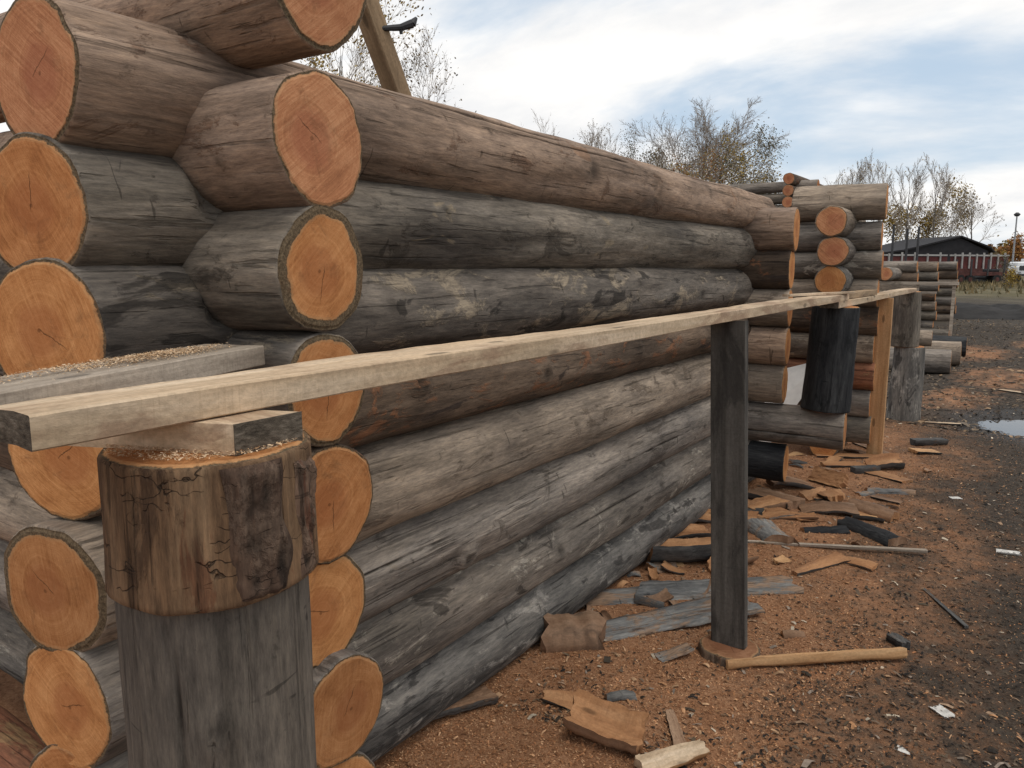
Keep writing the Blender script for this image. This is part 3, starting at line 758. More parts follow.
# black log block standing on the jutting cross log
make_log('log_block', (-1.155, 5.62, .672), (-1.125, 5.62, 1.3855), .158, .150, 'log_black', 320, 'black charred log block standing on the jutting grey cross log', None, n=48, step=.03, cat='log block', rough=1.3)
# doubled stump under the far end of the rail
make_log('stump', (-1.10, 9.33, -.03), (-1.09, 9.33, .800), .165, .150, 'log_blue', 330, 'lower dark stump of the pair at the far end of the rail', None, n=40, step=.04, cat='stump')
make_log('stump', (-1.15, 9.31, .802), (-1.15, 9.31, 1.3885), .145, .135, 'log_dark', 331, 'upper dark stump of the pair holding the far end of the rail', None, n=40, step=.04, cat='stump')
# pale sheet leaning inside the second cabin opening
b = MB()
pp = [(-2.30, 6.80, .0), (-1.90, 6.80, .0), (-1.46, 7.12, .86), (-2.25, 7.12, .60)]
b.add([Vector(p) for p in pp] + [Vector(p) + Vector((0, .018, .004)) for p in pp], [(0, 1, 2, 3), (7, 6, 5, 4), (0, 4, 5, 1), (1, 5, 6, 2), (2, 6, 7, 3), (3, 7, 4, 0)])
tag(b.build('pale_panel', M['sheet_white']), 'pale slanted panel leaning in the gap between the two cabins', 'panel')

# ------------------------------------------------------------------ offcuts on the ground
def chunk(name, label, c, head, L, W, T, top='chip_cut', bot='chip_bark', bend=0.0, cup=0.0, tip=(1.0, 1.0), skew=0.0, bark_up=False, tilt=0.0, roll=0.0, seed=1, group=None, cat='offcut', sink=.006, ns=16, nt=8, edge=.25):
    vt, vb = [], []
    for i in range(ns + 1):
        s = -1 + 2 * i / ns
        f = tip[0] + (tip[1] - tip[0]) * (s + 1) / 2
        f *= 1 + .14 * NZ(s * 2.2, seed * 3.1)
        for j in range(nt + 1):
            t = -1 + 2 * j / nt
            x = s * L / 2 + skew * t * W / 2 + .16 * W * NZ(t * 2, seed, 5) * abs(s) ** 4 + .06 * W * NZ(t * 9, seed, 8) * abs(s) ** 6
            y = t * W / 2 * f + .05 * W * NZ(s * 5, seed, t)
            z = bend * s * s + cup * t * t + .10 * T * NZ(s * 3, t * 3, seed) + .04 * T * NZ(s * 12, t * 5, seed)
            vt.append((x, y, z))
            th = T * (edge + (1 - edge) * math.sqrt(max(0, 1 - t * t))) * (1 + .25 * NZ(s * 2, t, seed + 9))
            vb.append((x, y, z - th))
    n1 = nt + 1
    idx = lambda i, j: i * n1 + j
    q = [(idx(i, j), idx(i + 1, j), idx(i + 1, j + 1), idx(i, j + 1)) for i in range(ns) for j in range(nt)]
    N = len(vt)
    # root: cut face and the broken ends ; child: bark side with its edges
    root_v = vt + vb
    root_f = list(q)
    for j in range(nt):
        root_f.append((idx(0, j), idx(0, j + 1), N + idx(0, j + 1), N + idx(0, j)))
        root_f.append((idx(ns, j + 1), idx(ns, j), N + idx(ns, j), N + idx(ns, j + 1)))
    bf = [(a, d_, c_, b_) for a, b_, c_, d_ in [tuple(k + N for k in f) for f in q]]
    for i in range(ns):
        bf.append((idx(i, 0), N + idx(i, 0), N + idx(i + 1, 0), idx(i + 1, 0)))
        bf.append((idx(i + 1, nt), N + idx(i + 1, nt), N + idx(i, nt), idx(i, nt)))
    rot = Matrix.Rotation(head, 3, 'Z') @ Matrix.Rotation(tilt, 3, 'Y') @ Matrix.Rotation(roll + (PI if bark_up else 0), 3, 'X')
    zs = [(rot @ Vector(v)) for v in root_v]
    # rest on the ground: lift until the lowest points touch
    lift = max(gz(c[0] + p.x, c[1] + p.y) - p.z for p in zs[::3] if True) if False else sorted(gz(c[0] + p.x, c[1] + p.y) - p.z for p in zs)[int(len(zs) * .93)]
    o = mesh_obj(name, root_v, root_f, M[top])
    mark = [0.0] * len(root_v)
    k = mesh_obj('bark', root_v, bf, M[bot], o, smooth=True, attrs={'mark': mark})
    o.matrix_world = Matrix.Translation((c[0], c[1], lift - sink)) @ rot.to_4x4()
    tag(o, label, cat, group)
    return o

def between(p, q): return ((p[0] + q[0]) / 2, (p[1] + q[1]) / 2), math.atan2(q[1] - p[1], q[0] - p[0]), math.hypot(q[0] - p[0], q[1] - p[1])
GO = 'wood offcuts lying in the sawdust'
def slab(p, q, W, T, label, **kw):
    c, h, L = between(p, q)
    return chunk(kw.pop('name', 'offcut'), label, c, h, L, W, T, group=kw.pop('group', GO), **kw)

chunk('offcut', 'dark curved notch block lying right against the lowest wall log', (-1.56, 2.78), R(40), .25, .19, .10, top='chip_old', bot='chip_old', cup=.02, bark_up=True, seed=3, roll=R(14), group=GO, tip=(.85, 1.1))
chunk('offcut', 'trough-shaped curved offcut filled with sawdust at the bottom edge', (-1.11, 2.22), R(10), .26, .15, .05, top='chip_cut', bot='chip_old', cup=.045, bend=.012, seed=5, group=GO, tilt=R(8), roll=R(12), edge=.5)
slab((-.99, 2.50), (-.86, 2.30), .05, .022, 'thin flat splinter leaning by the trough-shaped offcut', seed=7, top='chip_old', tip=(.6, 1))
slab((-.93, 2.13), (-.80, 2.35), .065, .045, 'pale fresh split wedge at the bottom edge beside the trough-shaped offcut', seed=8, top='board_pale', bot='board_new', tip=(1.2, .8), roll=R(20))
chunk('offcut', 'brown slab half tucked under the lowest wall log at the bottom', (-1.68, 2.14), R(60), .26, .13, .04, top='chip_old', seed=9, group=GO, roll=R(-10))
slab((-1.82, 3.15), (-.93, 4.00), .22, .022, 'long blue-grey bark slab passing behind the upright plank', seed=11, top='chip_cut', bot='slab_blue', bark_up=True, tip=(.7, 1.0), edge=.5, ns=40)
slab((-1.62, 2.72), (-1.05, 3.62), .23, .022, 'wide blue-grey bark slab in front of the longer one', seed=12, top='chip_cut', bot='slab_blue', bark_up=True, tip=(.6, 1.05), edge=.5, ns=40, sink=.0)
slab((-.945, 2.975), (-.345, 3.50), .06, .04, 'pale split stick with a square cut end in front of the wooden disc', seed=13, top='board_new', bot='board_new', roll=R(-20), tip=(1.1, .75), edge=.7, sink=.002)
slab((-.415, 3.66), (-.345, 3.60), .05, .04, 'small dark bark stub beside the tip of the pale split stick', seed=14, top='chip_bark', bot='chip_bark', edge=.8)
slab((-1.32, 4.42), (-.40, 4.86), .03, .018, 'long thin grey slat lying straight out from the wall', seed=15, top='board_grey', bot='board_grey', tip=(.8, 1), edge=.8, ns=30, cat='slat')
slab((-1.75, 4.70), (-1.08, 5.17), .10, .022, 'flat orange board lying behind the upright plank', seed=16, top='chip_cut', bot='chip_old', edge=.8)
chunk('offcut', 'broad curved orange slab with a raised dark edge left of the upright plank', (-1.52, 4.02), R(40), .46, .26, .06, top='chip_cut', cup=.05, seed=17, group=GO, roll=R(-12), edge=.5)
chunk('offcut', 'curled tan slab between the broad curved slab and the wall', (-1.66, 4.32), R(55), .42, .18, .03, top='chip_cut', cup=.03, bend=-.03, seed=18, group=GO)
slab((-.90, 5.16), (-.56, 4.94), .16, .055, 'thick black rounded slab with its bark upwards', seed=19, top='chip_old', bot='log_black', bark_up=True, tip=(.8, 1))
slab((-1.08, 4.82), (-.86, 5.0), .10, .03, 'flat black bark piece beside the thick rounded slab', seed=20, bot='log_black', bark_up=True, tip=(.7, 1))
chunk('offcut', 'orange diamond-shaped chip with a dark underside near the far corner', (-1.10, 5.72), R(115), .28, .17, .045, top='chip_cut', seed=21, group=GO, tilt=R(8), roll=R(-10), tip=(.7, 1.1))
slab((-.95, 4.12), (-.78, 4.52), .09, .028, 'pointed brown split piece below the long thin slat', seed=22, top='chip_cut', tip=(.4, 1.1), roll=R(12))
slab((-.92, 6.05), (-.62, 6.18), .10, .03, 'grey rounded slab lying alone to the right of the chips', seed=23, bot='slab_blue', bark_up=True)
slab((-.80, 7.60), (-.62, 7.75), .14, .03, 'pale broken chip on the ground right of the orange upright plank', seed=24, top='board_new', tilt=R(5))
chunk('offcut', 'tan slab with a blunt grey end at the foot of the far corner', (-1.42, 5.42), R(160), .36, .19, .06, top='chip_old', seed=25, group=GO, bark_up=False, edge=.6)
slab((-1.50, 5.02), (-1.36, 5.34), .16, .05, 'wide sawdust-coloured block in front of the lowest far corner log', seed=26, top='chip_cut', bot='chip_old', edge=.9)
slab((-1.26, 5.62), (-1.16, 5.86), .09, .03, 'blue-edged chip beside the diamond-shaped chip', seed=27, bot='slab_blue', roll=R(30))
slab((-1.33, 6.12), (-1.08, 6.02), .12, .07, 'reddish half-round chip standing on edge behind the diamond-shaped chip', seed=28, top='chip_cut', roll=R(55))
slab((-1.36, 6.65), (-1.05, 6.85), .14, .03, 'flat orange chip below the jutting grey cross log', seed=29)
slab((-1.5, 7.0), (-1.0, 7.25), .12, .025, 'long thin tan chip just under the black log block', seed=30, top='chip_cut')
slab((-1.30, 7.75), (-.92, 7.35), .09, .02, 'dark-edged splinter running to the foot of the orange upright plank', seed=31, top='chip_old')
slab((-1.1, 6.52), (-.95, 6.68), .08, .05, 'knobbly dark root piece below the black log block', seed=32, top='chip_bark', edge=.9)
slab((-.92, 5.75), (-.72, 5.70), .09, .018, 'thin dark bark flake right of the diamond-shaped chip', seed=33, bot='chip_bark', bark_up=True)
slab((-.98, 5.50), (-.74, 5.42), .10, .02, 'small tan flake between the diamond-shaped chip and the black slab', seed=34)
slab((-.86, 5.92), (-.66, 5.86), .07, .02, 'narrow red-brown flake above the grey rounded slab', seed=35, top='chip_old')
slab((-1.02, 6.62), (-.70, 6.45), .14, .02, 'broad low tan flake on the sawdust beyond the chips', seed=36)
slab((-.96, 5.93), (-.88, 6.03), .08, .02, 'small pale blue bark flake beside the grey rounded slab', seed=37, bot='slab_blue', bark_up=True)
slab((-.88, 9.22), (-.55, 9.32), .06, .02, 'pale splinter on the dark mud right of the doubled stump', seed=38, top='board_pale')
slab((-.30, 12.3), (.05, 12.1), .10, .02, 'pale yellow board scrap lying on the far sawdust patch', seed=39, top='board_pale')
slab((-.85, 8.0), (-.6, 8.2), .10, .06, 'dark clod-like bark piece near the doubled stump', seed=40, top='chip_bark')
chunk('bark_scrap', 'white birch bark scrap on the dark mud at the bottom right', (-.165, 3.12), R(140), .075, .05, .008, top='birch_bark', bot='birch_bark', cup=.008, seed=41, cat='bark scrap')
chunk('bark_scrap', 'white bark scrap on the mud at the right edge', (-.01, 5.2), R(10), .12, .05, .01, top='birch_bark', bot='birch_bark', cup=.01, seed=42, cat='bark scrap')
chunk('bark_scrap', 'tiny white bark scrap near the bottom edge of the mud', (-.25, 2.78), R(170), .05, .035, .006, top='birch_bark', bot='birch_bark', seed=43, cat='bark scrap')
chunk('bark_scrap', 'small pale bark scrap beside the grey rounded slab on the mud', (-.36, 6.2), R(30), .07, .05, .01, top='birch_bark', bot='birch_bark', seed=44, cat='bark scrap')
slab((-.36, 4.35), (-.14, 3.98), .018, .012, 'thin dark twig lying on the mud beyond the pale split stick', seed=45, top='chip_bark', cat='twig', name='twig', group=None, edge=.8)

rnd = random.Random(17)
for k, (x, y, a) in enumerate([(-1.40, 3.55, 35), (-1.28, 4.05, 70), (-1.55, 4.75, 20), (-1.22, 4.62, 130), (-1.30, 5.05, 60), (-1.05, 5.38, 15), (-1.25, 6.25, 100), (-.92, 6.85, 40), (-1.42, 5.9, 25), (-.80, 5.55, 150)]):
    chunk('curved_offcut', 'broad curved slab in the overlapping pile at the foot of the wall', (x, y), R(a), rnd.uniform(.28, .42), rnd.uniform(.13, .2), rnd.uniform(.03, .05), top=rnd.choice(['chip_cut', 'chip_old', 'chip_cut']), bot=rnd.choice(['slab_blue', 'chip_bark', 'chip_old']),
          bend=rnd.uniform(-.03, .01), cup=rnd.uniform(-.01, .035), tip=(rnd.uniform(.6, 1), rnd.uniform(.8, 1.15)), skew=rnd.uniform(-.4, .4), bark_up=k % 3 == 0, tilt=R(rnd.uniform(-7, 7)), roll=R(rnd.uniform(-12, 12)), seed=400 + k, group='broad slabs piled at the foot of the wall', cat='offcut', edge=.4, sink=.01)
rnd = random.Random(91)
k = 0
while k < 46:
    y = 2.3 + 5.2 * rnd.random(); x = -1.68 + 1.15 * rnd.random() ** 1.5
    if y < 3.4 and x > -1.3 and rnd.random() < .6: continue
    if (x + .965) ** 2 + (y - 3.09) ** 2 < .05: continue
    L_ = rnd.uniform(.06, .17) * (1 if y < 4.2 else 1.25)
    chunk('wood_chip', 'small curled chip among the many strewn along the foot of the wall', (x, y), rnd.uniform(0, PI), L_, L_ * rnd.uniform(.35, .7), rnd.uniform(.008, .022),
          top=rnd.choice(['chip_cut', 'chip_cut', 'chip_old', 'board_new']), bot=rnd.choice(['chip_bark', 'chip_old', 'slab_blue']), bend=rnd.uniform(-.02, .02), cup=rnd.uniform(-.012, .02),
          tip=(rnd.uniform(.4, 1), rnd.uniform(.6, 1.2)), bark_up=rnd.random() < .4, tilt=R(rnd.uniform(-12, 12)), roll=R(rnd.uniform(-18, 18)), seed=200 + k, group='small chips along the foot of the wall', cat='wood chip', ns=10, nt=6, edge=.5)
    k += 1

# ------------------------------------------------------------------ loose shavings and bark crumbs
def scatter(name, count, spot, size, cols, seed, zf=gz, flat=.5):
    rnd = random.Random(seed)
    v, f, c = [], [], []
    for _ in range(count):
        p = spot(rnd)
        if p is None: continue
        x, y = p
        l = size[0] * rnd.uniform(.4, 1) ** 1.3 * (2.0 if rnd.random() < .04 else 1); w = l * rnd.uniform(.15, .6)
        a = rnd.uniform(0, 2 * PI)
        u = Vector((math.cos(a), math.sin(a), rnd.uniform(-flat, flat)))
        t = Vector((-math.sin(a), math.cos(a), rnd.uniform(-flat, flat)))
        p0 = Vector((x, y, zf(x, y) + abs(u.z) * l * .3 + rnd.uniform(.000, size[1])))
        b_ = len(v)
        k = Vector((0, 0, l * rnd.uniform(0, .18)))
        v += [tuple(p0 - u * l / 2 - t * w / 2), tuple(p0 - t * w * .5 + k), tuple(p0 + u * l / 2 - t * w * .35), tuple(p0 + u * l / 2 + t * w * .4), tuple(p0 + t * w * .5 + k), tuple(p0 - u * l / 2 + t * w / 2)]
        f += [(b_, b_ + 1, b_ + 4, b_ + 5), (b_ + 1, b_ + 2, b_ + 3, b_ + 4)]
        cc = rnd.choice(cols); s = rnd.uniform(.7, 1.25)
        c += [cc[0] * s, cc[1] * s, cc[2] * s, 1] * 6
    return mesh_obj(name, v, f, M['shavings'], colors=c)

SAWC = [(.36, .17, .08), (.42, .21, .105), (.31, .14, .065), (.52, .31, .175), (.22, .1, .048), (.45, .25, .13)]
DRK = [(.03, .024, .02), (.055, .042, .032), (.09, .065, .045), (.14, .1, .07), (.022, .02, .019)]
def near_y(r, a, b): return a + (b - a) * r.random() ** 1.9
def s_saw(r):
    y = near_y(r, 1.5, 9.0); x = r.uniform(-1.9, .1)
    lim = -.55 + .55 * NZ(x * 1.1, y * 1.1) - .05 * (y - 4)
    if x > lim and r.random() > .16: return None
    return x, y
def s_mud(r):
    y = near_y(r, 2.2, 12.0); x = r.uniform(-1.5, 1.2)
    if x < -.7 and r.random() > .25: return None
    return x, y
tag(scatter('sawdust_shavings', 180000, s_saw, (.0095, .003), SAWC, 4), 'orange-brown sawdust and shavings covering the ground along the wall', 'sawdust', kind='stuff')
tag(scatter('bark_crumbs', 36000, s_mud, (.019, .005), DRK, 5), 'dark bark crumbs and mud bits strewn over the yard', 'bark crumbs', kind='stuff')
def s_yard(r):
    y = 9 + 22 * r.random() ** 1.4; x = r.uniform(-2.2, 2.5)
    return x, y
tag(scatter('yard_debris', 9000, s_yard, (.07, .012), DRK + [(.2, .15, .1), (.3, .2, .12), (.16, .13, .1)], 15, flat=.35), 'mud clods and wood bits trodden into the far yard', 'debris', kind='stuff')
def s_mix(r):
    y = near_y(r, 2.2, 12.0); x = r.uniform(-1.7, 1.2)
    return x, y
tag(scatter('wood_splinters', 3000, s_mix, (.034, .006), [(.42, .26, .15), (.38, .2, .1), (.12, .09, .06), (.25, .2, .16), (.05, .04, .03), (.3, .2, .13), (.2, .12, .07), (.5, .42, .32)], 6, flat=.25), 'loose pale and dark wood splinters scattered on the ground', 'splinters', kind='stuff')
# sawdust lying on the weathered plank, the stump top
mwp = rp.matrix_world.copy()
def s_plank(r):
    a = r.betavariate(6.0, 2.6); x = -.40 + .85 * a; y = r.gauss(.012, .026)
    if abs(y) > .07: return None
    q = mwp @ Vector((x, y, 0)); return q.x, q.y
def z_plank(x, y):
    q = mwp.inverted() @ Vector((x, y, mwp.translation.z))
    return mwp.translation.z + .0242 + .009 * math.exp(-(q.y / .04) ** 2) * max(0, .5 + NZ(x * 9, y * 9)) * random.random()
PSC = [(.50, .34, .2), (.58, .42, .27), (.42, .26, .14), (.66, .5, .34)]
tag(scatter('plank_sawdust', 6000, s_plank, (.0048, .0015), PSC, 7, z_plank), 'pale sawdust lying along the top of the weathered grey plank', 'sawdust', kind='stuff')
def s_stump(r):
    a = r.uniform(0, 2 * PI); q = .145 * math.sqrt(r.random())
    return SX + q * math.cos(a), SY + q * math.sin(a)
tag(scatter('stump_sawdust', 7000, s_stump, (.0045, .0012), PSC, 8, lambda x, y: 1.3885 + .003 * random.random()), 'pale sawdust on the top of the brown stump', 'sawdust', kind='stuff')

# ------------------------------------------------------------------ trees
def grow(rnd, h, lean=(0, 0), r0=.16, spread=.9, dens=1.0, up=.35, stem_frac=.3, rmin=.012, kids=(11, 9, 7)):
    tr, br, tips = MB(), MB(), []
    def limb(p, d, L, r, lev):
        nseg = (7, 5, 4, 3)[lev]
        pts = [p]; dd = d.copy()
        for i in range(nseg):
            dd = (dd + Vector((rnd.gauss(0, 1), rnd.gauss(0, 1), rnd.gauss(0, .5))) * (.04, .09, .13, .17)[lev] + Vector((0, 0, up * (.1, .2, .16, .1)[lev]))).normalized()
            pts.append(pts[-1] + dd * L / nseg)
        for i in range(nseg):
            ra = r * (1 - .82 * i / nseg); rb = r * (1 - .82 * (i + 1) / nseg)
            (tr if lev == 0 else br).tube(pts[i], pts[i + 1], ra, rb, (7, 5, 3, 3)[lev], cap=False)
        if lev >= 2:
            tips.extend([(pts[k], lev) for k in range(1, nseg + 1)])
        if lev < 3:
            n = int(kids[lev] * dens * rnd.uniform(.8, 1.2)) + 1
            for k in range(n):
                t = (stem_frac if lev == 0 else .2) + (1 - (stem_frac if lev == 0 else .2)) * (k + rnd.random()) / n
                fi = min(nseg - 1, int(t * nseg)); fr = t * nseg - fi
                q = pts[fi].lerp(pts[fi + 1], min(1, fr))
                ax = (pts[fi + 1] - pts[fi]).normalized()
                az = rnd.uniform(0, 2 * PI)
                side = ax.orthogonal().normalized(); side.rotate(Matrix.Rotation(az, 3, ax))
                an = rnd.uniform(.45, .9) * spread
                nd = (ax * math.cos(an) + side * math.sin(an)).normalized()
                Lk = L * (.60, .50, .44)[lev] * (1.15 - .65 * t) * rnd.uniform(.7, 1.2)
                limb(q, nd, Lk, max(r * (1 - .8 * t) * .5, rmin), lev + 1)
    limb(Vector((0, 0, -.1)), Vector((lean[0], lean[1], 1)).normalized(), h, r0, 0)
    return tr, br, tips

def leaves(rnd, tips, n, size, cols, spread):
    v, f, c = [], [], []
    if not tips: return v, f, c
    for _ in range(n):
        p, lv = rnd.choice(tips)
        p = p + Vector((rnd.gauss(0, spread), rnd.gauss(0, spread), rnd.gauss(0, spread)))
        s = size * rnd.uniform(.5, 1.2)
        a = Vector((rnd.gauss(0, 1), rnd.gauss(0, 1), rnd.gauss(0, 1))).normalized()
        t = a.orthogonal().normalized() * s; u = a.cross(t)
        b_ = len(v)
        v += [tuple(p - t * .6), tuple(p - u * .35), tuple(p + t * .6), tuple(p + u * .35)]
        f.append((b_, b_ + 1, b_ + 2, b_ + 3))
        cc = rnd.choice(cols); k = rnd.uniform(.65, 1.25)
        c += [cc[0] * k, cc[1] * k, cc[2] * k, 1] * 4
    return v, f, c

YEL = [(.36, .24, .05), (.30, .2, .05), (.22, .16, .05), (.42, .3, .08)]
ORG = [(.38, .17, .05), (.32, .14, .045), (.42, .24, .08), (.25, .12, .045)]
GRN = [(.08, .085, .045), (.10, .10, .05), (.15, .13, .06), (.06, .065, .04)]
BRN = [(.2, .15, .09), (.26, .2, .11), (.15, .115, .075)]
GT = 'trees behind the building site'
def tree(name, label, x, y, h, seed, nleaf=0, cols=YEL, lsize=.12, lspread=.15, **kw):
    rnd = random.Random(seed)
    t = empty(name, (x, y, 0), rnd.uniform(0, 6) if not kw.get('lean') else 0)
    tag(t, label, 'tree', GT)
    tr, br, tips = grow(rnd, h, **kw)
    tr.build('trunk', M['trunk'], t, True)
    br.build('branches', M['twig'], t)
    if nleaf:
        v, f, c = leaves(rnd, tips, nleaf, lsize, cols, lspread)
        mesh_obj('foliage', v, f, M['leaf'], t, colors=c)
    return t

tree('birch_tree', 'tall bare tree with a straight trunk, largest one above the long wall', -19.6, 49.9, 9.9, 11, 500, BRN, .08, .15, r0=.17, dens=1.6, spread=1.05, stem_frac=.3)
tree('birch_tree', 'bare tree leaning right beside the largest tree above the wall', -17.8, 48.6, 9.3, 12, 600, BRN, .08, .15, lean=(.16, .05), r0=.16, dens=1.6, spread=1.1, stem_frac=.3)
tree('birch_tree', 'thin bare tree left of the largest tree above the wall', -22.4, 52.3, 9.6, 13, 600, BRN, .08, .15, r0=.12, dens=1.15, spread=1.0, stem_frac=.25)
tree('small_tree', 'small bright orange autumn tree under the largest bare tree', -17.3, 45.8, 6.9, 14, 4200, ORG + YEL, .10, .3, r0=.10, spread=.8, dens=.8, stem_frac=.25)
tree('small_tree', 'small yellow-leaved tree right of the orange one', -15.3, 45.0, 7.2, 15, 3600, YEL, .10, .3, r0=.09, spread=.9, dens=.8, stem_frac=.25)
tree('small_tree', 'dull green bushy tree at the right end of the clump above the wall', -13.75, 45.6, 7.2, 16, 4200, GRN + BRN, .10, .25, r0=.10, spread=.7, dens=.8, stem_frac=.2)
tree('small_tree', 'dull green bushy tree at the left end of the clump above the wall', -23.9, 52.6, 9.4, 17, 4200, GRN + BRN, .11, .3, r0=.10, spread=.7, dens=.8, stem_frac=.2)
tree('small_tree', 'brownish shrubby tree low between the dull green tree and the orange tree', -20.6, 49.0, 7.7, 18, 4600, BRN, .10, .3, r0=.10, spread=.8, dens=.8, stem_frac=.2)
tree('birch_tree', 'sparse bare tree farther left above the wall, first of a pair', -30.1, 54.8, 9.6, 19, 900, BRN, .10, .2, r0=.11, spread=.7, dens=1.1, stem_frac=.3)
tree('birch_tree', 'sparse bare tree farther left above the wall, second of a pair', -29.0, 57.8, 10.4, 20, 1200, BRN, .10, .2, r0=.12, spread=.75, dens=1.1, stem_frac=.3)
tree('birch_tree', 'single thin treetop just showing above the middle of the wall', -38.2, 62.0, 12.8, 21, 150, BRN, .08, .2, r0=.10, spread=.55, dens=.7, stem_frac=.4)
tree('birch_tree', 'birch with yellow leaves left of the leaning beam', -33.4, 30.9, 13.2, 22, 3600, YEL, .16, .25, r0=.13, spread=.85, dens=.9, stem_frac=.35)
tree('birch_tree', 'tall bare birch just left of the leaning beam', -35.3, 34.8, 13.6, 23, 260, BRN, .12, .25, r0=.14, spread=.85, dens=1.0, stem_frac=.35)
tree('birch_tree', 'bare tree just right of the leaning beam', -31.2, 37.5, 12.0, 24, 200, YEL, .12, .25, r0=.12, spread=.75, dens=.95, stem_frac=.4)
tree('small_tree', 'brown-leaved treetop low behind the leaning beam', -29.6, 31.0, 11.2, 25, 1300, BRN, .14, .3, r0=.10, spread=.8, dens=.8, stem_frac=.3)
tree('poplar_tree', 'slim bare tree above the second cabin, leftmost', -29.7, 147.8, 16.0, 26, 260, YEL, 0.25, 0.50, rmin=.026, r0=0.18, spread=.6, dens=1.15, stem_frac=.3, up=.7)
tree('poplar_tree', 'slim bare tree above the right end of the second cabin', -25.4, 159.8, 17.0, 27, 200, YEL, 0.25, 0.50, rmin=.026, r0=0.18, spread=.6, dens=1.15, stem_frac=.3, up=.7)
tree('poplar_tree', 'tall bare tree left of the dark barn roof', -20.2, 153.9, 15.6, 28, 120, YEL, 0.25, 0.50, rmin=.026, r0=0.20, spread=.65, dens=1.3, stem_frac=.25, up=.6)
tree('poplar_tree', 'tall bare tree with several upright limbs above the barn roof', -15.5, 151.7, 15.6, 29, 80, YEL, 0.25, 0.50, rmin=.026, r0=0.22, spread=.6, dens=1.1, stem_frac=.2, up=.6)
tree('small_tree', 'yellow-leaved tree above the peak of the dark barn roof', -14.2, 162.9, 12.9, 30, 1500, YEL, 0.36, 0.70, rmin=.026, r0=0.16, spread=.7, dens=.8, stem_frac=.25)
tree('small_tree', 'grey bare bushy tree right of the barn peak', -10.2, 158.0, 12.0, 31, 200, BRN, 0.36, 0.70, rmin=.026, r0=0.20, spread=.9, dens=1.0, stem_frac=.25)
tree('small_tree', 'yellow-brown tree low left of the dark barn', -22.5, 165.2, 10.8, 32, 1900, YEL, 0.40, 0.80, rmin=.026, r0=0.16, spread=.8, dens=.8, stem_frac=.2)
tree('small_tree', 'yellow-brown tree behind the three thin poles', -18.9, 167.0, 9.9, 33, 1900, YEL + BRN, 0.40, 0.80, rmin=.026, r0=0.16, spread=.8, dens=.8, stem_frac=.2)
tree('small_tree', 'orange bush beside the white lorry', -4.0, 140.0, 4.8, 34, 1800, ORG, .35, .4, r0=.10, spread=.9, dens=.7, stem_frac=.15)
b_ = tree('bush', 'small yellow bush in the dry grass before the white lorry', -1.75, 71.5, 1.2, 35, 700, YEL, .12, .15, r0=.03, spread=.9, dens=.7, stem_frac=.1)
b_['category'] = 'bush'; del b_['group']

# far wood along the horizon
rnd = random.Random(77)
v, f, c = [], [], []
for k in range(420):
    ang = rnd.uniform(-75, 25)
    D = rnd.uniform(170, 260)
    cx, cy = math.sin(R(ang)) * D, math.cos(R(ang)) * D
    h = rnd.uniform(3.5, 7.0) * (D / 200)
    pal = rnd.choice([ORG, YEL, YEL, GRN, BRN, BRN])
    for _ in range(120):
        q = rnd.random() ** .7
        rr_ = h * .35 * (1.1 - q) + .3
        p = Vector((cx + rnd.gauss(0, rr_), cy + rnd.gauss(0, rr_), q * h))
        s = rnd.uniform(.3, .8)
        a = Vector((rnd.gauss(0, 1), rnd.gauss(0, 1), rnd.gauss(0, 1))).normalized(); t = a.orthogonal().normalized() * s; u = a.cross(t)
        n0 = len(v); v += [tuple(p - t), tuple(p - u * .6), tuple(p + t), tuple(p + u * .6)]; f.append((n0, n0 + 1, n0 + 2, n0 + 3))
        cc = rnd.choice(pal); k2 = rnd.uniform(.5, 1.0); c += [cc[0] * k2, cc[1] * k2, cc[2] * k2, 1] * 4
tag(mesh_obj('far_wood', v, f, M['leaf'], colors=c), 'low autumn-coloured wood along the horizon', 'wood', kind='stuff')
# dry grass of the far field
v, f, c = [], [], []
for k in range(4500):
    x = rnd.uniform(-22, 8); y = 42 + 56 * rnd.random() ** .55
    if NZ(x * .35, y * .2, 3) < -.05 - (y - 60) * .02: continue
    h = rnd.uniform(.15, .55); a = rnd.uniform(0, PI); w = rnd.uniform(.03, .12)
    n0 = len(v)
    v += [(x - w * math.cos(a), y - w * math.sin(a), -.04), (x + w * math.cos(a), y + w * math.sin(a), -.04), (x + rnd.gauss(0, .12), y + rnd.gauss(0, .12), h)]
    f.append((n0, n0 + 1, n0 + 2)); cc = rnd.choice([(.2, .15, .075), (.14, .11, .055), (.1, .085, .045), (.26, .2, .11)]); c += [*cc, 1] * 3
tag(mesh_obj('dry_grass', v, f, M['leaf'], colors=c), 'yellowish dry grass in the field before the red fence', 'grass', kind='stuff')

# ------------------------------------------------------------------ far buildings
ang = R(34)
t = empty('barn', (-9.5, 128.6, 0), ang); tag(t, 'low barn with a wide dark roof beyond the red fence', 'barn')
b = MB()
poly = [(-17, 2.95), (-8.0, 4.15), (0, 6.1), (4.3, 4.55), (4.9, 3.9)]
n = len(poly)
vv = [(x, y, z) for y in (0, 16) for x, z in poly] + [(x, y, z - .22) for y in (0, 16) for x, z in poly]
ff = []
for i in range(n - 1):
    ff += [(i, i + 1, n + i + 1, n + i), (2 * n + i, 3 * n + i, 3 * n + i + 1, 2 * n + i + 1), (i, 2 * n + i, 2 * n + i + 1, i + 1), (n + i, n + i + 1, 3 * n + i + 1, 3 * n + i)]
ff += [(0, n, 3 * n, 2 * n), (n - 1, 3 * n - 1, 4 * n - 1, 2 * n - 1)]
b.add(vv, ff); b.build('roof', M['roof_dark'], t)
b = MB()
wp = [(-16.4, -.2), (4.2, -.2), (4.2, 3.9), (0, 5.8), (-8, 3.9), (-16.4, 2.7)]
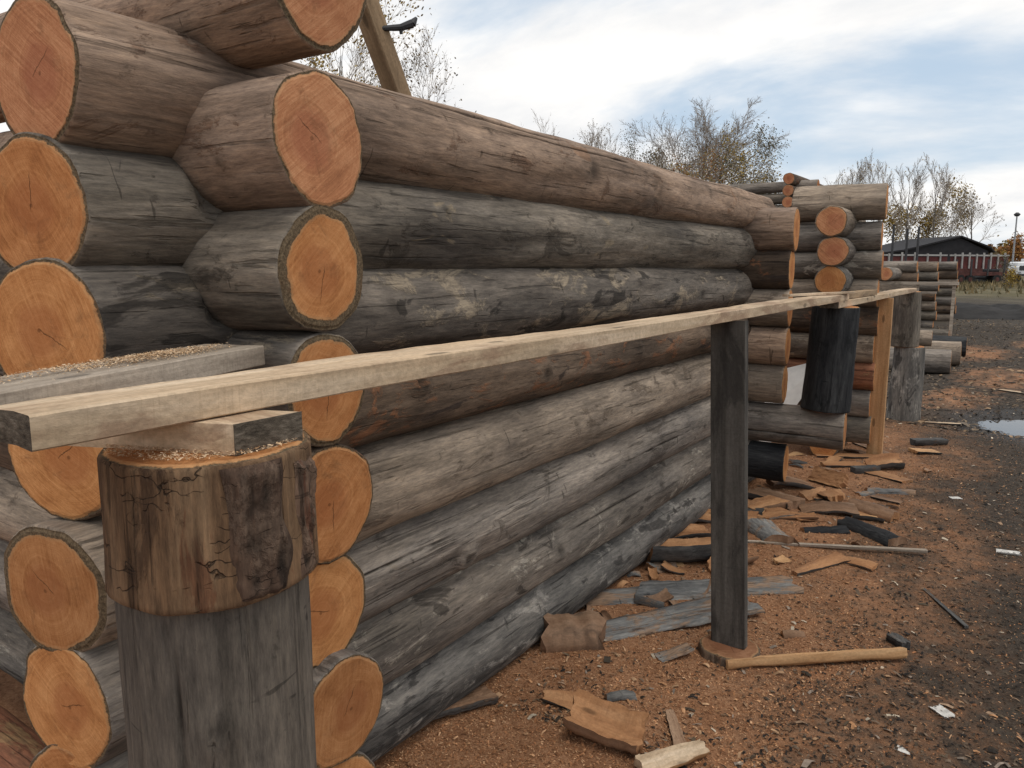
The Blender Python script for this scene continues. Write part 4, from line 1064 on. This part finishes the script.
b.add([(x, .4, z) for x, z in wp] + [(x, 15.5, z) for x, z in wp], [tuple(range(6)), tuple(range(11, 5, -1))] + [(i, 6 + i, 6 + (i + 1) % 6, (i + 1) % 6) for i in range(6)])
b.build('wall', M['roof_dark'], t)

def red_fence(p, q, nposts, label, hh=2.95):
    p, q = Vector((*p, 0)), Vector((*q, 0)); L = (q - p).length
    t = empty('fence', p, math.atan2(q.y - p.y, q.x - p.x)); tag(t, label, 'fence', 'red fences before the barn')
    b = MB()
    k = 0; x = 0
    while x < L:
        b.box((x + .14, 0, 1.40), (.275, .04 + .012 * (k % 2), 2.7 - .03 * ((k * 7) % 3))); x += .28; k += 1
    b.build('boards', M['fence_red'], t)
    b = MB(); b.box((L / 2, -.05, hh - .06), (L + .2, .16, .16)); b.build('top_rail', M['white_wood'], t)
    for i in range(nposts):
        x = L * (i + .5) / nposts
        b = MB(); b.box((x, -.12, hh / 2 + .05), (.16, .12, hh + (.35 if i % 3 else .1))); b.build('post', M['white_wood'], t)
red_fence((-13.6, 88.5), (-8.3, 94.4), 5, 'left stretch of dark red board fence with white posts, partly behind the far cabins')
red_fence((-7.9, 95.0), (-2.95, 100.9), 8, 'right stretch of dark red board fence with a white top rail and posts')
# rusty timber trailer in front of the fence
t = empty('trailer', (-5.4, 90.0, 0), R(42)); tag(t, 'rusty red timber trailer with stakes parked before the fence', 'trailer')
b = MB(); b.box((0, 0, 1.0), (6.0, 1.8, .35)); b.box((-1.2, 0, 1.35), (3.2, 1.5, .32)); b.build('bed', M['rust'], t)
for x in (-2.6, -1, .8, 2.6):
    b = MB(); b.box((x, -.95, 1.6), (.12, .1, 1.6)); b.build('stake', M['steel_dark'], t)
for x in (-2.0, -1.0, 1.9):
    w = MB(); w.tube((x, -.95, .45), (x, -.65, .45), .45, .45, 16); wo = w.build('wheel', M['tyre'], t)
    w = MB(); w.tube((x, -.97, .45), (x, -.953, .45), .22, .22, 12); w.build('rim', M['rust'], wo)
# dark log heap at the right end of the fence
for k, (dx, z) in enumerate([(0, .2), (.42, .2), (.84, .2), (1.26, .2), (.21, .56), (.63, .56), (1.05, .56), (.42, .92), (.84, .92), (.63, 1.28)]):
    make_log('log', (-3.6 + dx * .8, 90.5 + dx * .6, z), (-5.8 + dx * .8, 94.5 + dx * .6, z), .2, .2, 'log_black', 220 + k, 'dark log in the heap at the right end of the red fence', 'dark log heap by the red fence', n=10, step=1.2, endm='end_grain_dark')
for k, (x, y, h_) in enumerate([(-7.6, 86, 1.5), (-3.2, 92.0, 2.2), (-9.2, 85, 1.2)]):
    q = tree('bush', ('dark leafless bush before the middle of the red fence', 'dark leafless bush at the right end of the red fence', 'dark leafless bush before the left stretch of the red fence')[k], x, y, h_, 60 + k, 500, GRN, .12, .15, rmin=.015, r0=.04, spread=1.1, dens=.8, stem_frac=.05)
    q['category'] = 'bush'; q['group'] = 'bushes before the red fence'
# white lorry
t = empty('lorry', (-1.55, 102.0, 0), R(34)); tag(t, 'white lorry parked at the right end of the red fence', 'lorry')
b = MB(); b.box((-.2, 0, 1.25), (1.9, 1.9, 1.0), 0, .12); b.box((-.2, .15, 1.95), (1.7, 1.5, .55), 0, .15); b.build('cab', M['van_white'], t)
b = MB(); b.box((-.2, -.975, 1.55), (1.45, .03, .5)); b.build('windscreen', M['glass_dark'], t)
b = MB(); b.box((1.9, .5, 1.6), (2.2, 2.2, 1.9), 0, .05); b.build('cargo_box', M['van_white'], t)
b = MB(); b.box((-.2, -.99, .82), (1.9, .08, .22)); b.build('bumper', M['steel_dark'], t)
for x in (-.85, .45):
    b = MB(); b.box((x, -.985, 1.08), (.3, .04, .16)); b.build('headlight', M['galv'], t)
for x in (-.95, .6, 2.3):
    w = MB(); w.tube((x, -.85, .42), (x, -.6, .42), .42, .42, 14); w.build('wheel', M['tyre'], t)
# lamp post
t = empty('lamp_post', (-2.52, 103.6, 0)); tag(t, 'tall thin lamp post with a round dark head beyond the lorry', 'lamp post')
b = MB(); b.tube((0, 0, -.1), (0, 0, 7.3), .11, .07, 8); b.build('pole', M['galv'], t)
b = MB(); b.tube((0, 0, 7.2), (0, 0, 7.42), .20, .34, 12); b.tube((0, 0, 7.42), (0, 0, 7.62), .34, .12, 12); b.build('lamp_head', M['steel_dark'], t)
b = MB(); b.box((.05, -.05, .6), (.3, .3, 1.2)); b.build('base_box', M['steel_dark'], t)

# ------------------------------------------------------------------ sky, sun, camera
SUN_EL, SUN_AZ = 68.0, 105.0      # azimuth clockwise from +Y
w = bpy.data.worlds.new('World'); S.world = w; w.use_nodes = True
nt = w.node_tree
bg = nt.nodes['Background']; bg.inputs['Strength'].default_value = 0.1
def N(typ, **kw):
    nd = nt.nodes.new(typ)
    for k, v_ in kw.items(): setattr(nd, k, v_)
    return nd
def MT(op, a, b_=None, clamp=False):
    nd = N('ShaderNodeMath', operation=op); nd.use_clamp = clamp
    for i, q in enumerate((a, b_)):
        if q is None: continue
        if hasattr(q, 'is_output'): nt.links.new(q, nd.inputs[i])
        else: nd.inputs[i].default_value = q
    return nd.outputs[0]
sky = N('ShaderNodeTexSky', sky_type='NISHITA'); sky.sun_disc = False
sky.sun_elevation = R(SUN_EL); sky.sun_rotation = R(SUN_AZ)
tc = N('ShaderNodeTexCoord'); sp = N('ShaderNodeSeparateXYZ'); nt.links.new(tc.outputs['Generated'], sp.inputs[0])
zz = MT('MAXIMUM', MT('ADD', sp.outputs[2], 0.30), 0.10)
cb = N('ShaderNodeCombineXYZ')
nt.links.new(MT('DIVIDE', sp.outputs[0], zz), cb.inputs[0]); nt.links.new(MT('DIVIDE', sp.outputs[1], zz), cb.inputs[1])
mp = N('ShaderNodeMapping'); nt.links.new(cb.outputs[0], mp.inputs[0])
mp.inputs['Location'].default_value = (2.69, 16.95, 0); mp.inputs['Rotation'].default_value = (0, 0, R(25)); mp.inputs['Scale'].default_value = (.95, 1.35, 1)
def NOI(sc, det, ro, di):
    nd = N('ShaderNodeTexNoise'); nt.links.new(mp.outputs[0], nd.inputs['Vector'])
    nd.inputs['Scale'].default_value = sc; nd.inputs['Detail'].default_value = det; nd.inputs['Roughness'].default_value = ro; nd.inputs['Distortion'].default_value = di
    return nd.outputs['Fac']
n1 = NOI(.9, 9, .55, .35); n2 = NOI(2.3, 8, .6, .2)
mr = N('ShaderNodeMapRange', interpolation_type='SMOOTHSTEP'); nt.links.new(n1, mr.inputs['Value']); mr.inputs['From Min'].default_value = .33; mr.inputs['From Max'].default_value = .53
cover = MT('MULTIPLY', mr.outputs[0], .94)
cr = N('ShaderNodeValToRGB'); nt.links.new(n2, cr.inputs['Fac'])
el = cr.color_ramp.elements
el[0].position = .32; el[0].color = (9.0, 9.0, 9.05, 1); el[1].position = .62; el[1].color = (11.6, 11.2, 10.7, 1)
# high thin veil paling the clear gaps
vm = N('ShaderNodeMix', data_type='RGBA'); vm.inputs[0].default_value = .75
nt.links.new(sky.outputs[0], vm.inputs[6]); vm.inputs[7].default_value = (6.2, 7.6, 9.1, 1)
mx = N('ShaderNodeMix', data_type='RGBA'); nt.links.new(cover, mx.inputs[0]); nt.links.new(vm.outputs[2], mx.inputs[6]); nt.links.new(cr.outputs['Color'], mx.inputs[7])
nt.links.new(mx.outputs[2], bg.inputs['Color'])

sl = bpy.data.lights.new('sun', 'SUN'); sl.energy = 1.0; sl.angle = R(28); sl.color = (1.0, .93, .83)
so = bpy.data.objects.new('sun', sl); COL.objects.link(so)
dv = Vector((math.sin(R(SUN_AZ)) * math.cos(R(SUN_EL)), math.cos(R(SUN_AZ)) * math.cos(R(SUN_EL)), math.sin(R(SUN_EL))))
so.rotation_euler = dv.to_track_quat('Z', 'Y').to_euler(); so.location = (6, -3, 12)

cd = bpy.data.cameras.new('camera'); cam = bpy.data.objects.new('camera', cd); COL.objects.link(cam)
cam.location = (0, 0, 1.65); cam.rotation_euler = (R(90 - 8.6), 0, R(34))
cd.sensor_width = 36; cd.lens = 773 / 1024 * 36; cd.clip_start = .05; cd.clip_end = 6000
S.camera = cam
S.view_settings.view_transform = 'Standard'; S.view_settings.look = 'None'
S.view_settings.exposure = 0.0; S.view_settings.gamma = 1.0
S.view_settings.use_curve_mapping = False
